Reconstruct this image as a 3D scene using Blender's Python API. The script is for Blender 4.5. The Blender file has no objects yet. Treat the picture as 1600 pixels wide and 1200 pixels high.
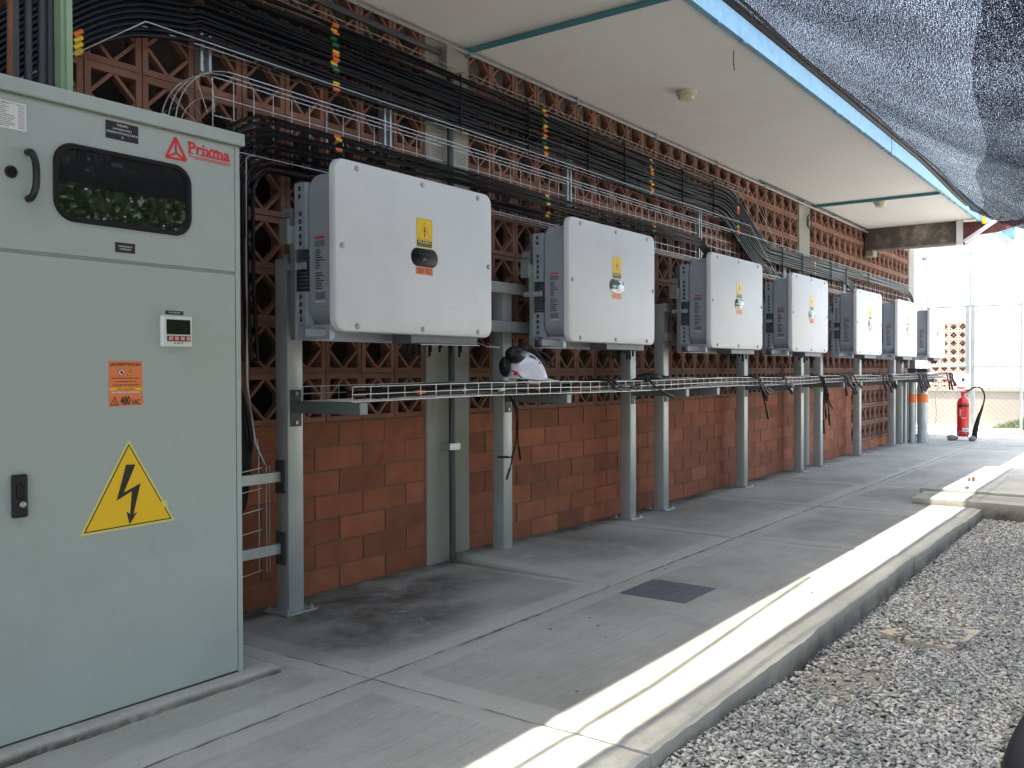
import bpy, bmesh, math, random
from mathutils import Vector, Matrix
import numpy as np
random.seed(7); rng = np.random.default_rng(7)
R = math.radians
scene = bpy.context.scene
col = scene.collection

# ------------------------------------------------------------------ camera
cam_d = bpy.data.cameras.new('camera'); cam = bpy.data.objects.new('camera', cam_d); col.objects.link(cam)
YAW, PITCH, ROLL = .6286065, -.01462292, -.0034168
F = Vector((math.cos(PITCH)*math.cos(YAW), math.cos(PITCH)*math.sin(YAW), math.sin(PITCH)))
Rt = F.cross(Vector((0, 0, 1))).normalized(); Up = Rt.cross(F)
R2 = math.cos(ROLL)*Rt + math.sin(ROLL)*Up; U2 = -math.sin(ROLL)*Rt + math.cos(ROLL)*Up
m = Matrix((R2, U2, -F)).transposed().to_4x4(); m.translation = (0, 0, 1.055)
cam.matrix_world = m
cam_d.sensor_width = 36; cam_d.lens = 36*1420.41/1600; cam_d.clip_start = .05; cam_d.clip_end = 600
scene.camera = cam

# ------------------------------------------------------------------ light
SUN = Vector((-.25, .125, 1)).normalized()
w = bpy.data.worlds.new("World"); scene.world = w; w.use_nodes = True
nt = w.node_tree; bg = nt.nodes['Background']
sky = nt.nodes.new('ShaderNodeTexSky'); sky.sky_type = 'NISHITA'; sky.sun_disc = False
sky.sun_elevation = math.asin(SUN.z); sky.sun_rotation = math.atan2(SUN.x, SUN.y); sky.dust_density = 2.0; sky.air_density = 1.2
hs = nt.nodes.new('ShaderNodeHueSaturation'); hs.inputs['Saturation'].default_value = .66; nt.links.new(sky.outputs[0], hs.inputs['Color']); nt.links.new(hs.outputs[0], bg.inputs[0]); bg.inputs[1].default_value = .15
sl = bpy.data.lights.new('sun', 'SUN'); sl.energy = 2.9; sl.angle = R(.55); sl.color = (1, .91, .79)
so = bpy.data.objects.new('sun', sl); col.objects.link(so)
so.rotation_euler = SUN.to_track_quat('Z', 'Y').to_euler(); so.location = (0, 0, 20)
scene.view_settings.view_transform = 'Standard'; scene.view_settings.look = 'None'
scene.view_settings.exposure = 2.36; scene.view_settings.gamma = 1
scene.render.engine = 'CYCLES'
scene.cycles.max_bounces = 10; scene.cycles.diffuse_bounces = 5; scene.cycles.transparent_max_bounces = 12
scene.cycles.sample_clamp_indirect = 6

# ------------------------------------------------------------------ materials
MATS = {}
def nodes(m): return m.node_tree.nodes, m.node_tree.links
def mat(name, c, rough=.6, metal=0., spec=.5, var=0., vscale=6., bump=0., bscale=60., detail=6, coat=0., grime=None, gscale=2., gamt=.5, attr=None, attramt=1.):
    m = bpy.data.materials.new(name); m.use_nodes = True; N, L = nodes(m)
    b = N['Principled BSDF']; b.inputs['Roughness'].default_value = rough; b.inputs['Metallic'].default_value = metal
    b.inputs['Specular IOR Level'].default_value = spec; b.inputs['Coat Weight'].default_value = coat
    tc = N.new('ShaderNodeTexCoord'); out = None
    geo = N.new('ShaderNodeNewGeometry')
    rgb = N.new('ShaderNodeRGB'); rgb.outputs[0].default_value = (*c, 1); out = rgb.outputs[0]
    if var > 0:
        n = N.new('ShaderNodeTexNoise'); n.inputs['Scale'].default_value = vscale; n.inputs['Detail'].default_value = detail; n.inputs['Roughness'].default_value = .6
        L.new(geo.outputs['Position'], n.inputs['Vector'])
        mr = N.new('ShaderNodeMapRange'); mr.inputs[1].default_value = .25; mr.inputs[2].default_value = .75; mr.inputs[3].default_value = 1-var; mr.inputs[4].default_value = 1+var
        L.new(n.outputs[0], mr.inputs[0])
        mx = N.new('ShaderNodeVectorMath'); mx.operation = 'SCALE'; L.new(out, mx.inputs[0]); L.new(mr.outputs[0], mx.inputs['Scale']); out = mx.outputs[0]
    if grime:
        n = N.new('ShaderNodeTexNoise'); n.inputs['Scale'].default_value = gscale; n.inputs['Detail'].default_value = 8; n.inputs['Roughness'].default_value = .7
        L.new(geo.outputs['Position'], n.inputs['Vector'])
        mr = N.new('ShaderNodeMapRange'); mr.inputs[1].default_value = .5; mr.inputs[2].default_value = .7; mr.inputs[4].default_value = gamt
        L.new(n.outputs[0], mr.inputs[0])
        mx = N.new('ShaderNodeMix'); mx.data_type = 'RGBA'; L.new(mr.outputs[0], mx.inputs[0]); L.new(out, mx.inputs[6]); mx.inputs[7].default_value = (*grime, 1); out = mx.outputs[2]
    if attr:
        a = N.new('ShaderNodeAttribute'); a.attribute_name = attr
        mx = N.new('ShaderNodeMix'); mx.data_type = 'RGBA'; mx.blend_type = 'MULTIPLY'; mx.inputs[0].default_value = attramt
        L.new(out, mx.inputs[6]); L.new(a.outputs['Color'], mx.inputs[7]); out = mx.outputs[2]
    L.new(out, b.inputs['Base Color'])
    if bump > 0:
        n = N.new('ShaderNodeTexNoise'); n.inputs['Scale'].default_value = bscale; n.inputs['Detail'].default_value = 5
        L.new(geo.outputs['Position'], n.inputs['Vector'])
        bp = N.new('ShaderNodeBump'); bp.inputs['Strength'].default_value = bump; bp.inputs['Distance'].default_value = .01
        L.new(n.outputs[0], bp.inputs['Height']); L.new(bp.outputs[0], b.inputs['Normal'])
    MATS[name] = m; return m
M = MATS
mat('cabinet_paint', (.35, .40, .375), .42, var=.03, vscale=3, bump=.04, bscale=90, grime=(.27, .31, .28), gscale=1.8, gamt=.5)
mat('lid_paint', (.60, .625, .64), .45, var=.02, vscale=4, bump=.03, bscale=150, grime=(.50, .51, .50), gscale=2.2, gamt=.45)
mat('body_paint', (.29, .32, .36), .5, var=.05, vscale=8, bump=.05, bscale=150)
mat('bracket_metal', (.36, .41, .47), .45, metal=.3, var=.06)
mat('heatsink', (.15, .17, .20), .5, metal=.3, var=.2, vscale=20)
mat('galvanised', (.40, .44, .45), .42, metal=.65, var=.16, vscale=9, grime=(.26, .30, .30), gscale=5, gamt=.5)
mat('post_steel', (.42, .45, .45), .42, metal=.4, var=.10, vscale=7, grime=(.28, .33, .30), gscale=3, gamt=.5)
mat('fence_wire', (.22, .22, .23), .6, metal=.2)
mat('arm_steel', (.20, .23, .23), .45, metal=.5, var=.12)
mat('wire_zinc', (.45, .46, .46), .35, metal=.8, var=.1)
mat('cable_black', (.005, .006, .009), .36, spec=.22, var=.3, vscale=9)
mat('rubber_black', (.009, .009, .011), .5, spec=.25)
mat('plastic_black', (.010, .011, .014), .35, spec=.35)
mat('tape_orange', (.75, .16, .03), .5)
mat('tape_yellow', (.75, .55, .03), .5)
mat('tape_green', (.02, .16, .09), .5)
mat('sign_yellow', (.80, .50, .005), .35, var=.03)
mat('sign_pale_yellow', (.66, .60, .16), .4)
mat('sign_orange', (.72, .19, .06), .5, var=.06, vscale=30)
mat('faded_orange', (.80, .36, .25), .5)
mat('ink_black', (.012, .011, .011), .5)
mat('ink_brown', (.10, .02, .01), .5)
mat('logo_red', (.62, .02, .03), .4)
mat('white_ink', (.75, .75, .75), .5)
mat('paper_white', (.62, .63, .62), .5)
mat('ink_grey', (.16, .17, .18), .6)
mat('meter_plastic', (.62, .66, .64), .4)
mat('button_pink', (.72, .25, .24), .4)
mat('lcd', (.010, .016, .012), .12)
mat('glass_dark', (.010, .012, .011), .02, spec=1.0, coat=1.)
M['glass_dark'].node_tree.nodes['Principled BSDF'].inputs['Coat IOR'].default_value = 1.45; M['glass_dark'].node_tree.nodes['Principled BSDF'].inputs['Coat Roughness'].default_value = .01
mat('pill_black', (.005, .006, .008), .4, spec=.18)
mat('concrete_pillar', (.30, .30, .26), .85, var=.15, vscale=5, bump=.3, bscale=40, grime=(.18, .18, .16), gscale=2.5, gamt=.5)
mat('beam_concrete', (.13, .11, .10), .9, var=.22, vscale=4, bump=.4, bscale=25, grime=(.42, .38, .34), gscale=4, gamt=.85)
mat('soffit_paint', (.72, .725, .71), .8, var=.03, vscale=1.5, bump=.08, bscale=12, grime=(.62, .60, .56), gscale=.9, gamt=.35)
mat('fascia_blue', (.20, .40, .52), .5, var=.14, vscale=14, bump=.2, bscale=30, grime=(.07, .22, .32), gscale=9, gamt=.55)
mat('conduit_blue', (.06, .22, .27), .5, var=.1)
mat('conduit_grey', (.30, .31, .31), .45, metal=.4, var=.15)
mat('conduit_dark', (.06, .065, .07), .5, metal=.2, var=.2)
mat('rust_pipe', (.17, .07, .035), .7, var=.3, vscale=12)
mat('green_channel', (.28, .40, .26), .45, var=.15)
mat('rust_plate', (.15, .045, .035), .8, var=.3, vscale=8, grime=(.30, .14, .10), gscale=8, gamt=.5)
mat('white_paint', (.72, .72, .72), .5, var=.05)
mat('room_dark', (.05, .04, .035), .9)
mat('soil', (.10, .085, .065), .95, var=.4, vscale=30, bump=.6, bscale=80)
mat('cast_iron', (.14, .145, .17), .6, metal=.4, var=.2, vscale=30, bump=.4, bscale=160)
mat('extinguisher_red', (.58, .015, .02), .25, coat=.3)
mat('rock', (.17, .155, .14), .9, var=.3, vscale=20, bump=.6, bscale=40)
mat('pale_ground', (.58, .56, .52), .95, var=.12, vscale=1.2, bump=.5, bscale=30)
mat('render_wall', (.27, .245, .20), .9, var=.1, vscale=3, bump=.3, bscale=30)
mat('white_wall', (.70, .69, .68), .9, var=.04)
mat('lamp_cream', (.60, .59, .42), .4)
mat('stick', (.5, .4, .25), .8)
mat('leaf_dry', (.12, .08, .04), .8)

# brick & clay use a per-brick tone attribute
mat('brick_red', (.305, .098, .044), .85, var=.24, vscale=7, bump=.35, bscale=70, grime=(.20, .072, .038), gscale=5, gamt=.55, attr='tone')
mat('clay_block', (.225, .108, .072), .85, var=.16, vscale=14, bump=.35, bscale=90, grime=(.13, .07, .052), gscale=6, gamt=.5, attr='tone')
mat('mortar', (.16, .095, .065), .95, var=.3, vscale=18, bump=.4, bscale=60)

def slab_material():
    m = bpy.data.materials.new('path_concrete'); m.use_nodes = True; N, L = nodes(m); b = N['Principled BSDF']
    b.inputs['Roughness'].default_value = .82; b.inputs['Specular IOR Level'].default_value = .35
    geo = N.new('ShaderNodeNewGeometry'); P = geo.outputs['Position']
    def noise(s, d=8, r=.6, vec=P, dist=0):
        n = N.new('ShaderNodeTexNoise'); n.inputs['Scale'].default_value = s; n.inputs['Detail'].default_value = d; n.inputs['Roughness'].default_value = r; n.inputs['Distortion'].default_value = dist
        L.new(vec, n.inputs['Vector']); return n.outputs[0]
    def rng_(x, a, b_, c, d):
        r = N.new('ShaderNodeMapRange'); r.inputs[1].default_value = a; r.inputs[2].default_value = b_; r.inputs[3].default_value = c; r.inputs[4].default_value = d; L.new(x, r.inputs[0]); return r.outputs[0]
    def mix(f, a, c):
        x = N.new('ShaderNodeMix'); x.data_type = 'RGBA'; L.new(f, x.inputs[0])
        if isinstance(a, tuple): x.inputs[6].default_value = (*a, 1)
        else: L.new(a, x.inputs[6])
        if isinstance(c, tuple): x.inputs[7].default_value = (*c, 1)
        else: L.new(c, x.inputs[7])
        return x.outputs[2]
    def att(n):
        a = N.new('ShaderNodeAttribute'); a.attribute_name = n; return a.outputs['Fac']
    base = mix(rng_(noise(1.1, 9, .62), .35, .65, 0, 1), (.30, .295, .255), (.46, .45, .395))
    stre = N.new('ShaderNodeMapping'); L.new(P, stre.inputs[0]); stre.inputs['Scale'].default_value = (3, 60, 1)
    base = mix(rng_(noise(1, 3, .5, stre.outputs[0]), .45, .8, 0, .35), base, (.20, .19, .175))
    mm = N.new('ShaderNodeMath'); mm.operation = 'MULTIPLY_ADD'; L.new(noise(9, 5), mm.inputs[0]); mm.inputs[1].default_value = .9; mm.inputs[2].default_value = -.45
    ma = N.new('ShaderNodeMath'); ma.operation = 'ADD'; L.new(att('margin'), ma.inputs[0]); L.new(mm.outputs[0], ma.inputs[1])
    base = mix(rng_(ma.outputs[0], .42, .62, 0, .5), base, (.48, .47, .41))
    sm = N.new('ShaderNodeMath'); sm.operation = 'MULTIPLY'; L.new(att('stain_shade'), sm.inputs[0]); L.new(rng_(noise(3, 8, .7, P, .5), .3, .62, .25, 1.15), sm.inputs[1])
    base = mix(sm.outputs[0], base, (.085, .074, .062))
    spk = noise(160, 2, .5); base = mix(rng_(spk, .6, .72, 0, .45), base, (.13, .12, .11))
    base = mix(rng_(noise(11, 7, .75), .60, .72, 0, .65), base, (.19, .18, .155))
    pale = noise(5, 6, .75, P, .8); base = mix(rng_(pale, .58, .74, 0, .6), base, (.53, .52, .47))
    L.new(base, b.inputs['Base Color'])
    bp = N.new('ShaderNodeBump'); bp.inputs['Strength'].default_value = .35; bp.inputs['Distance'].default_value = .006
    ad = N.new('ShaderNodeMath'); ad.operation = 'ADD'; L.new(noise(45, 6, .7), ad.inputs[0]); L.new(noise(220, 2), ad.inputs[1]); L.new(ad.outputs[0], bp.inputs['Height']); L.new(bp.outputs[0], b.inputs['Normal'])
    MATS['path_concrete'] = m
slab_material()

def net_material(name, thr, dens=1.0, seed=0.):
    m = bpy.data.materials.new(name); m.use_nodes = True; N, L = nodes(m)
    for n in list(N): N.remove(n)
    out = N.new('ShaderNodeOutputMaterial')
    uv = N.new('ShaderNodeUVMap'); uv.uv_map = 'UVMap'
    mp = N.new('ShaderNodeMapping'); L.new(uv.outputs[0], mp.inputs[0]); mp.inputs['Scale'].default_value = (105*dens, 170*dens, 1); mp.inputs['Location'].default_value = (seed, seed*2, seed)
    n1 = N.new('ShaderNodeTexNoise'); n1.inputs['Scale'].default_value = 1; n1.inputs['Detail'].default_value = 1.5; n1.inputs['Roughness'].default_value = .5; L.new(mp.outputs[0], n1.inputs['Vector'])
    n2 = N.new('ShaderNodeTexNoise'); n2.inputs['Scale'].default_value = 1.3; n2.inputs['Detail'].default_value = 4; L.new(uv.outputs[0], n2.inputs['Vector'])
    ad = N.new('ShaderNodeMath'); ad.operation = 'MULTIPLY_ADD'; L.new(n2.outputs[0], ad.inputs[0]); ad.inputs[1].default_value = .12; L.new(n1.outputs[0], ad.inputs[2])
    mr = N.new('ShaderNodeMapRange'); mr.inputs[1].default_value = thr-.02; mr.inputs[2].default_value = thr+.06; L.new(ad.outputs[0], mr.inputs[0])
    d = N.new('ShaderNodeBsdfDiffuse'); d.inputs[0].default_value = (.014, .014, .018, 1)
    t = N.new('ShaderNodeBsdfTranslucent'); t.inputs[0].default_value = (.012, .012, .018, 1)
    a1 = N.new('ShaderNodeAddShader'); L.new(d.outputs[0], a1.inputs[0]); L.new(t.outputs[0], a1.inputs[1])
    tr = N.new('ShaderNodeBsdfTransparent')
    mx = N.new('ShaderNodeMixShader'); L.new(mr.outputs[0], mx.inputs[0]); L.new(a1.outputs[0], mx.inputs[1]); L.new(tr.outputs[0], mx.inputs[2])
    L.new(mx.outputs[0], out.inputs[0]); MATS[name] = m
net_material('shade_net', .588, 1.6)
net_material('shade_net_overlap', .555, 1.3, 3.7)

def simple_shader_mix_plastic():
    m = bpy.data.materials.new('clear_plastic'); m.use_nodes = True; N, L = nodes(m); b = N['Principled BSDF']
    b.inputs['Base Color'].default_value = (.75, .78, .82, 1); b.inputs['Roughness'].default_value = .3; b.inputs['Alpha'].default_value = .55
    MATS['clear_plastic'] = m
simple_shader_mix_plastic()
def foliage(name, c1, c2):
    m = bpy.data.materials.new(name); m.use_nodes = True; N, L = nodes(m); b = N['Principled BSDF']; b.inputs['Roughness'].default_value = .6
    g = N.new('ShaderNodeNewGeometry'); cr = N.new('ShaderNodeMix'); cr.data_type = 'RGBA'; L.new(g.outputs['Random Per Island'], cr.inputs[0])
    cr.inputs[6].default_value = (*c1, 1); cr.inputs[7].default_value = (*c2, 1); L.new(cr.outputs[2], b.inputs['Base Color']); MATS[name] = m
foliage('leaf_green', (.035, .075, .015), (.12, .17, .04)); foliage('hedge_green', (.03, .065, .015), (.06, .11, .025))
foliage('gravel_stone', (.12, .13, .135), (.46, .45, .41))

# ------------------------------------------------------------------ mesh helpers
class MB:
    def __init__(s): s.v = []; s.f = []; s.t = []   # t: per-face tone
    def add(s, vs, fs, tone=1.):
        o = len(s.v); s.v += [tuple(p) for p in vs]; s.f += [tuple(i+o for i in f) for f in fs]; s.t += [tone]*len(fs); return s
    def box(s, x0, x1, y0, y1, z0, z1, tone=1.):
        return s.add([(x0, y0, z0), (x1, y0, z0), (x1, y1, z0), (x0, y1, z0), (x0, y0, z1), (x1, y0, z1), (x1, y1, z1), (x0, y1, z1)],
                     [(0, 3, 2, 1), (4, 5, 6, 7), (0, 1, 5, 4), (1, 2, 6, 5), (2, 3, 7, 6), (3, 0, 4, 7)], tone)
    def cbox(s, x0, x1, y0, y1, z0, z1, c=.003):   # chamfered box
        bm = bmesh.new(); bmesh.ops.create_cube(bm, size=1)
        for v in bm.verts: v.co = Vector(((x0+x1)/2+v.co.x*(x1-x0), (y0+y1)/2+v.co.y*(y1-y0), (z0+z1)/2+v.co.z*(z1-z0)))
        bmesh.ops.bevel(bm, geom=bm.edges[:], offset=c, segments=2, affect='EDGES', profile=.5)
        bm.verts.index_update(); s.add([v.co[:] for v in bm.verts], [[v.index for v in f.verts] for f in bm.faces]); bm.free(); return s
    def tube(s, pts, r, n=6, caps=True, tone=1.):
        P = [Vector(p) for p in pts]; rs = r if isinstance(r, (list, tuple)) else [r]*len(P)
        vs = []; up = None
        for i, p in enumerate(P):
            d = (P[min(i+1, len(P)-1)]-P[max(i-1, 0)])
            if d.length < 1e-9: d = Vector((0, 0, 1))
            d.normalize()
            if up is None: up = Vector((0, 0, 1)) if abs(d.z) < .9 else Vector((0, 1, 0))
            a = d.cross(up)
            if a.length < 1e-4: a = d.cross(Vector((1, 0, 0)))
            a.normalize(); up = a.cross(d).normalized()
            for k in range(n):
                t = 2*math.pi*(k+.5)/n; vs.append(p+rs[i]*(math.cos(t)*a+math.sin(t)*up))
        fs = [(i*n+k, i*n+(k+1) % n, (i+1)*n+(k+1) % n, (i+1)*n+k) for i in range(len(P)-1) for k in range(n)]
        if caps: fs += [tuple(range(n))[::-1], tuple((len(P)-1)*n+k for k in range(n))]
        return s.add(vs, fs, tone)
    def bar(s, a, b, w, h, upv=(0, 0, 1)):
        a = Vector(a); b = Vector(b); d = (b-a).normalized(); side = d.cross(Vector(upv)).normalized()*w/2; u = side.cross(d).normalized()*h/2
        return s.add([a-side-u, a+side-u, a+side+u, a-side+u, b-side-u, b+side-u, b+side+u, b-side+u],
                     [(0, 1, 2, 3), (7, 6, 5, 4), (0, 4, 5, 1), (1, 5, 6, 2), (2, 6, 7, 3), (3, 7, 4, 0)])
    def loft(s, outline, prof, y_sign=1, cap0=True, cap1=True, axis='y'):
        """outline(inset)->[(x,z)], prof=[(inset,y)]; loops joined along y"""
        L = []
        for ins, y in prof:
            L.append([(p[0], y, p[1]) if axis == 'y' else ((y, p[0], p[1]) if axis == 'x' else (p[0], p[1], y)) for p in outline(ins)])
        n = len(L[0]); vs = [p for l in L for p in l]
        fs = [(i*n+k, (i+1)*n+k, (i+1)*n+(k+1) % n, i*n+(k+1) % n) for i in range(len(L)-1) for k in range(n)]
        if cap0: fs.append(tuple(range(n)))
        if cap1: fs.append(tuple((len(L)-1)*n+k for k in range(n))[::-1])
        return s.add(vs, fs)
    def lathe(s, prof, c, axis='z', n=20):
        vs = []
        for r, h in prof:
            for k in range(n):
                t = 2*math.pi*k/n; a, b = r*math.cos(t), r*math.sin(t)
                vs.append((c[0]+a, c[1]+b, c[2]+h) if axis == 'z' else ((c[0]+a, c[1]-h, c[2]+b) if axis == 'y' else (c[0]+h, c[1]+a, c[2]+b)))
        m_ = len(prof); fs = [(i*n+k, i*n+(k+1) % n, (i+1)*n+(k+1) % n, (i+1)*n+k) for i in range(m_-1) for k in range(n)]
        fs += [tuple(range(n))[::-1], tuple((m_-1)*n+k for k in range(n))]
        return s.add(vs, fs)
    def build(s, name, m, parent=None, smooth=False, fixn=True):
        me = bpy.data.meshes.new(name)
        o = parent; off = Vector((0, 0, 0))
        while o is not None: off += o.location; o = o.parent
        V = [(p[0]-off.x, p[1]-off.y, p[2]-off.z) for p in s.v]
        me.from_pydata(V, [], s.f); me.update()
        if fixn:
            bm = bmesh.new(); bm.from_mesh(me); bmesh.ops.recalc_face_normals(bm, faces=bm.faces[:]); bm.to_mesh(me); bm.free()
        if any(t != 1. for t in s.t):
            a = me.color_attributes.new('tone', 'FLOAT_COLOR', 'CORNER')
            tl = []
            for p in me.polygons: tl += [c for _ in p.loop_indices for c in (s.t[p.index],)*3+(1.,)]
            a.data.foreach_set('color', tl)
        elif m in ('brick_red', 'clay_block'):
            a = me.color_attributes.new('tone', 'FLOAT_COLOR', 'CORNER'); a.data.foreach_set('color', [1.]*(4*len(me.loops)))
        me.materials.append(M[m])
        if smooth:
            for p in me.polygons: p.use_smooth = True
            me.set_sharp_from_angle(angle=R(42))
        ob = bpy.data.objects.new(name, me); col.objects.link(ob); ob.parent = parent
        return ob
def tag(o, label=None, cat=None, group=None, kind=None):
    if label: o['label'] = label
    if cat: o['category'] = cat
    if group: o['group'] = group
    if kind: o['kind'] = kind
    return o
def thing(name, label, cat, loc, group=None):
    o = bpy.data.objects.new(name, None); col.objects.link(o); o.location = loc; o.empty_display_size = .1
    return tag(o, label, cat, group)
def copy_tree(o, parent=None):
    c = o.copy(); col.objects.link(c); c.parent = parent
    for ch in [x for x in bpy.data.objects if x.parent == o]: copy_tree(ch, c)
    return c
def rrect(x0, x1, z0, z1, r, n=6):
    def f(i):
        a0, a1, b0, b1, rr = x0+i, x1-i, z0+i, z1-i, max(r-i, .0005); out = []
        for cx, cz, s in ((a1-rr, b0+rr, -90), (a1-rr, b1-rr, 0), (a0+rr, b1-rr, 90), (a0+rr, b0+rr, 180)):
            for k in range(n+1):
                t = R(s+90*k/n); out.append((cx+rr*math.cos(t), cz+rr*math.sin(t)))
        return out
    return f
def poly(pts): return lambda i: pts
def flat(pts, y, t, name, m, parent, axis='y'):   # thin prism sticker facing -Y
    mb = MB(); mb.loft(poly(pts), [(0, y-t), (0, y)], axis=axis); return mb.build(name, m, parent)
def rect(x0, x1, z0, z1): return [(x0, z0), (x1, z0), (x1, z1), (x0, z1)]
def ring(outer, inner, y, t, name, m, parent):    # thin outline band
    n = len(outer); vs = [(p[0], y-t, p[1]) for p in outer]+[(p[0], y-t, p[1]) for p in inner]+[(p[0], y, p[1]) for p in outer]+[(p[0], y, p[1]) for p in inner]
    fs = []
    for k in range(n):
        j = (k+1) % n; fs += [(k, j, n+j, n+k), (2*n+k, k+0, j, 2*n+j) if False else (2*n+k, 2*n+j, j, k), (n+k, n+j, 3*n+j, 3*n+k)]
    mb = MB(); mb.add(vs, fs); return mb.build(name, m, parent)
def scale_poly(pts, s, c=None):
    cx = sum(p[0] for p in pts)/len(pts) if c is None else c[0]; cz = sum(p[1] for p in pts)/len(pts) if c is None else c[1]
    return [(cx+(p[0]-cx)*s, cz+(p[1]-cz)*s) for p in pts]
def text(name, s, x, z, y, h, m, parent, w=None, bold=0., align='CENTER', axis='y', shear=0., extra=None, spacing=1.):
    c = bpy.data.curves.new(name, 'FONT'); c.body = s; c.size = 1; c.align_x = 'LEFT'; c.offset = bold; c.shear = shear; c.resolution_u = 3; c.space_line = spacing
    if '\n' in s: c.align_x = 'CENTER'
    o = bpy.data.objects.new(name, c); col.objects.link(o); dg = bpy.context.evaluated_depsgraph_get()
    me = bpy.data.meshes.new_from_object(o.evaluated_get(dg)); V = [v.co.copy() for v in me.vertices]; Fs = [tuple(p.vertices) for p in me.polygons]
    bpy.data.objects.remove(o); bpy.data.curves.remove(c); bpy.data.meshes.remove(me)
    x0 = min(v.x for v in V); x1 = max(v.x for v in V); y0 = min(v.y for v in V); y1 = max(v.y for v in V)
    sz = h/(y1-y0); sx = sz if w is None else w/(x1-x0)
    ox = {'CENTER': (x0+x1)/2, 'LEFT': x0}[align]
    mb = MB()
    P = [((v.x-ox)*sx+x, (v.y-y0)*sz+z) for v in V]
    mb.add([(p[0], y, p[1]) if axis == 'y' else (y, -p[0], p[1]) for p in P], Fs)
    if extra: extra(mb, x, z, y, h)
    return mb.build(name, m, parent, fixn=False)
def smoothpath(pts, n=8):     # Catmull-Rom
    P = [Vector(p) for p in pts]; P = [P[0]*2-P[1]]+P+[P[-1]*2-P[-2]]; out = []
    for i in range(1, len(P)-2):
        for k in range(n):
            t = k/n; a, b, c, d = P[i-1:i+3]
            out.append(.5*((2*b)+(-a+c)*t+(2*a-5*b+4*c-d)*t*t+(-a+3*b-3*c+d)*t**3))
    out.append(P[-2]); return out
def sst(a, b, x):
    t = min(1, max(0, (x-a)/(b-a))); return t*t*(3-2*t)

WALL = 3.28; CEIL = 2.89

# ================================================================== SETTING: path slabs
def slab(x0, x1, y0, y1, z=0., thick=.10, stain_shade=None, tilt=0., cell=.045, edge=.10, name='path', rough_front=False, margin_sides=(1, 1, 1, 1), facest=1.):
    g = .0055; x0 += g; x1 -= g; y0 += g; y1 -= g
    nx = max(2, int((x1-x0)/cell)); ny = max(2, int((y1-y0)/cell)); vs = []; mg = []; st = []
    ph = random.random()*10
    for j in range(ny+1):
        for i in range(nx+1):
            x = x0+(x1-x0)*i/nx; y = y0+(y1-y0)*j/ny; zz = z
            dd = [x-x0, x1-x, y-y0, y1-y]; d = min(q+(9 if not ms else 0) for q, ms in zip(dd, margin_sides)); de = min(dd)
            mg.append(1-sst(edge*.85, edge*1.15, d))
            if tilt: zz += tilt*(1-sst(0, 1, (x-x0)/(x1-x0)))*sst(0, 1, (y-y0)/(y1-y0))
            zz += .0015*math.sin(3*x+ph)+.0012*math.sin(4.3*y+ph)
            if de < 1e-6:
                zz -= .006+.003*random.random()
                am = .0045
                if rough_front and y-y0 < 1e-6: am = .004
                x += random.uniform(-1, 1)*.0035*(1 if (i in (0, nx)) else 0); y += random.uniform(-1, 1)*am*(1 if (j in (0, ny)) else 0)
                if rough_front and j == 0: y += .010*math.sin(x*1.3+1)+.003*math.sin(x*5.1)
            s_ = 0.
            if stain_shade:
                for (cx, cy, rx, ry, a) in stain_shade:
                    q = math.hypot((x-cx)/rx, (y-cy)/ry); s_ = max(s_, a*(1-sst(.35, 1, q)))
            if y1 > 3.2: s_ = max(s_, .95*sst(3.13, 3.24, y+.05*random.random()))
            st.append(s_); vs.append((x, y, zz))
    W_ = nx+1; fs = [(j*W_+i, j*W_+i+1, (j+1)*W_+i+1, (j+1)*W_+i) for j in range(ny) for i in range(nx)]
    b = [i for i in range(W_)]+[j*W_+nx for j in range(1, ny+1)]+[ny*W_+i for i in range(nx-1, -1, -1)]+[j*W_ for j in range(ny-1, 0, -1)]
    for half in (.5, 1.):
        base = len(vs); src = b
        for k in b if half == .5 else prev:
            p = vs[k]; jit = .003 if rough_front else 0
            vs.append((p[0], p[1]+random.uniform(-jit, jit)*(1 if rough_front else 0), z-thick*half)); mg.append(0); st.append((1.1 if half == 1. else .85)*facest)  # side faces: dirt plus the kerb's shade, both darkened in the colour
        cur = list(range(base, base+len(b))); pv = b if half == .5 else prev
        for k in range(len(b)):
            k2 = (k+1) % len(b); fs.append((pv[k], cur[k], cur[k2], pv[k2]))
        prev = cur
    me = bpy.data.meshes.new(name); me.from_pydata(vs, [], fs); me.update()
    for an, dat in (('margin', mg), ('stain_shade', st)):
        a = me.attributes.new(an, 'FLOAT', 'POINT'); a.data.foreach_set('value', dat)
    for p in me.polygons: p.use_smooth = True
    me.set_sharp_from_angle(angle=R(50)); me.materials.append(M['path_concrete'])
    o = bpy.data.objects.new(name, me); col.objects.link(o); return tag(o, kind='structure')
inner = [-2.6, -.9, .62, 2.24, 3.89, 5.47, 7.06, 8.66, 10.3, 11.9, 13.5, 15.1, 16.6]
outer = [-2.6, -.9, .62, 2.24, 5.49, 7.09, 8.68, 10.3, 11.9, 13.5, 15.1, 16.6]
for a, b in zip(inner[:-1], inner[1:]):
    stn = None; tl = 0
    if a == 2.24: stn = [(3.05, 2.95, .95, .42, .95), (2.75, 2.62, .7, .4, .8), (3.5, 2.9, .55, .3, .6)]
    if a == 3.89: tl = .034; stn = [(4.6, 2.85, .75, .5, .45)]
    if a == 5.47: stn = [(6.3, 2.8, .9, .5, .25)]
    slab(a, b, 2.235, 3.30, 0, stain_shade=stn, tilt=tl, cell=.05 if b < 9 else .12)
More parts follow.
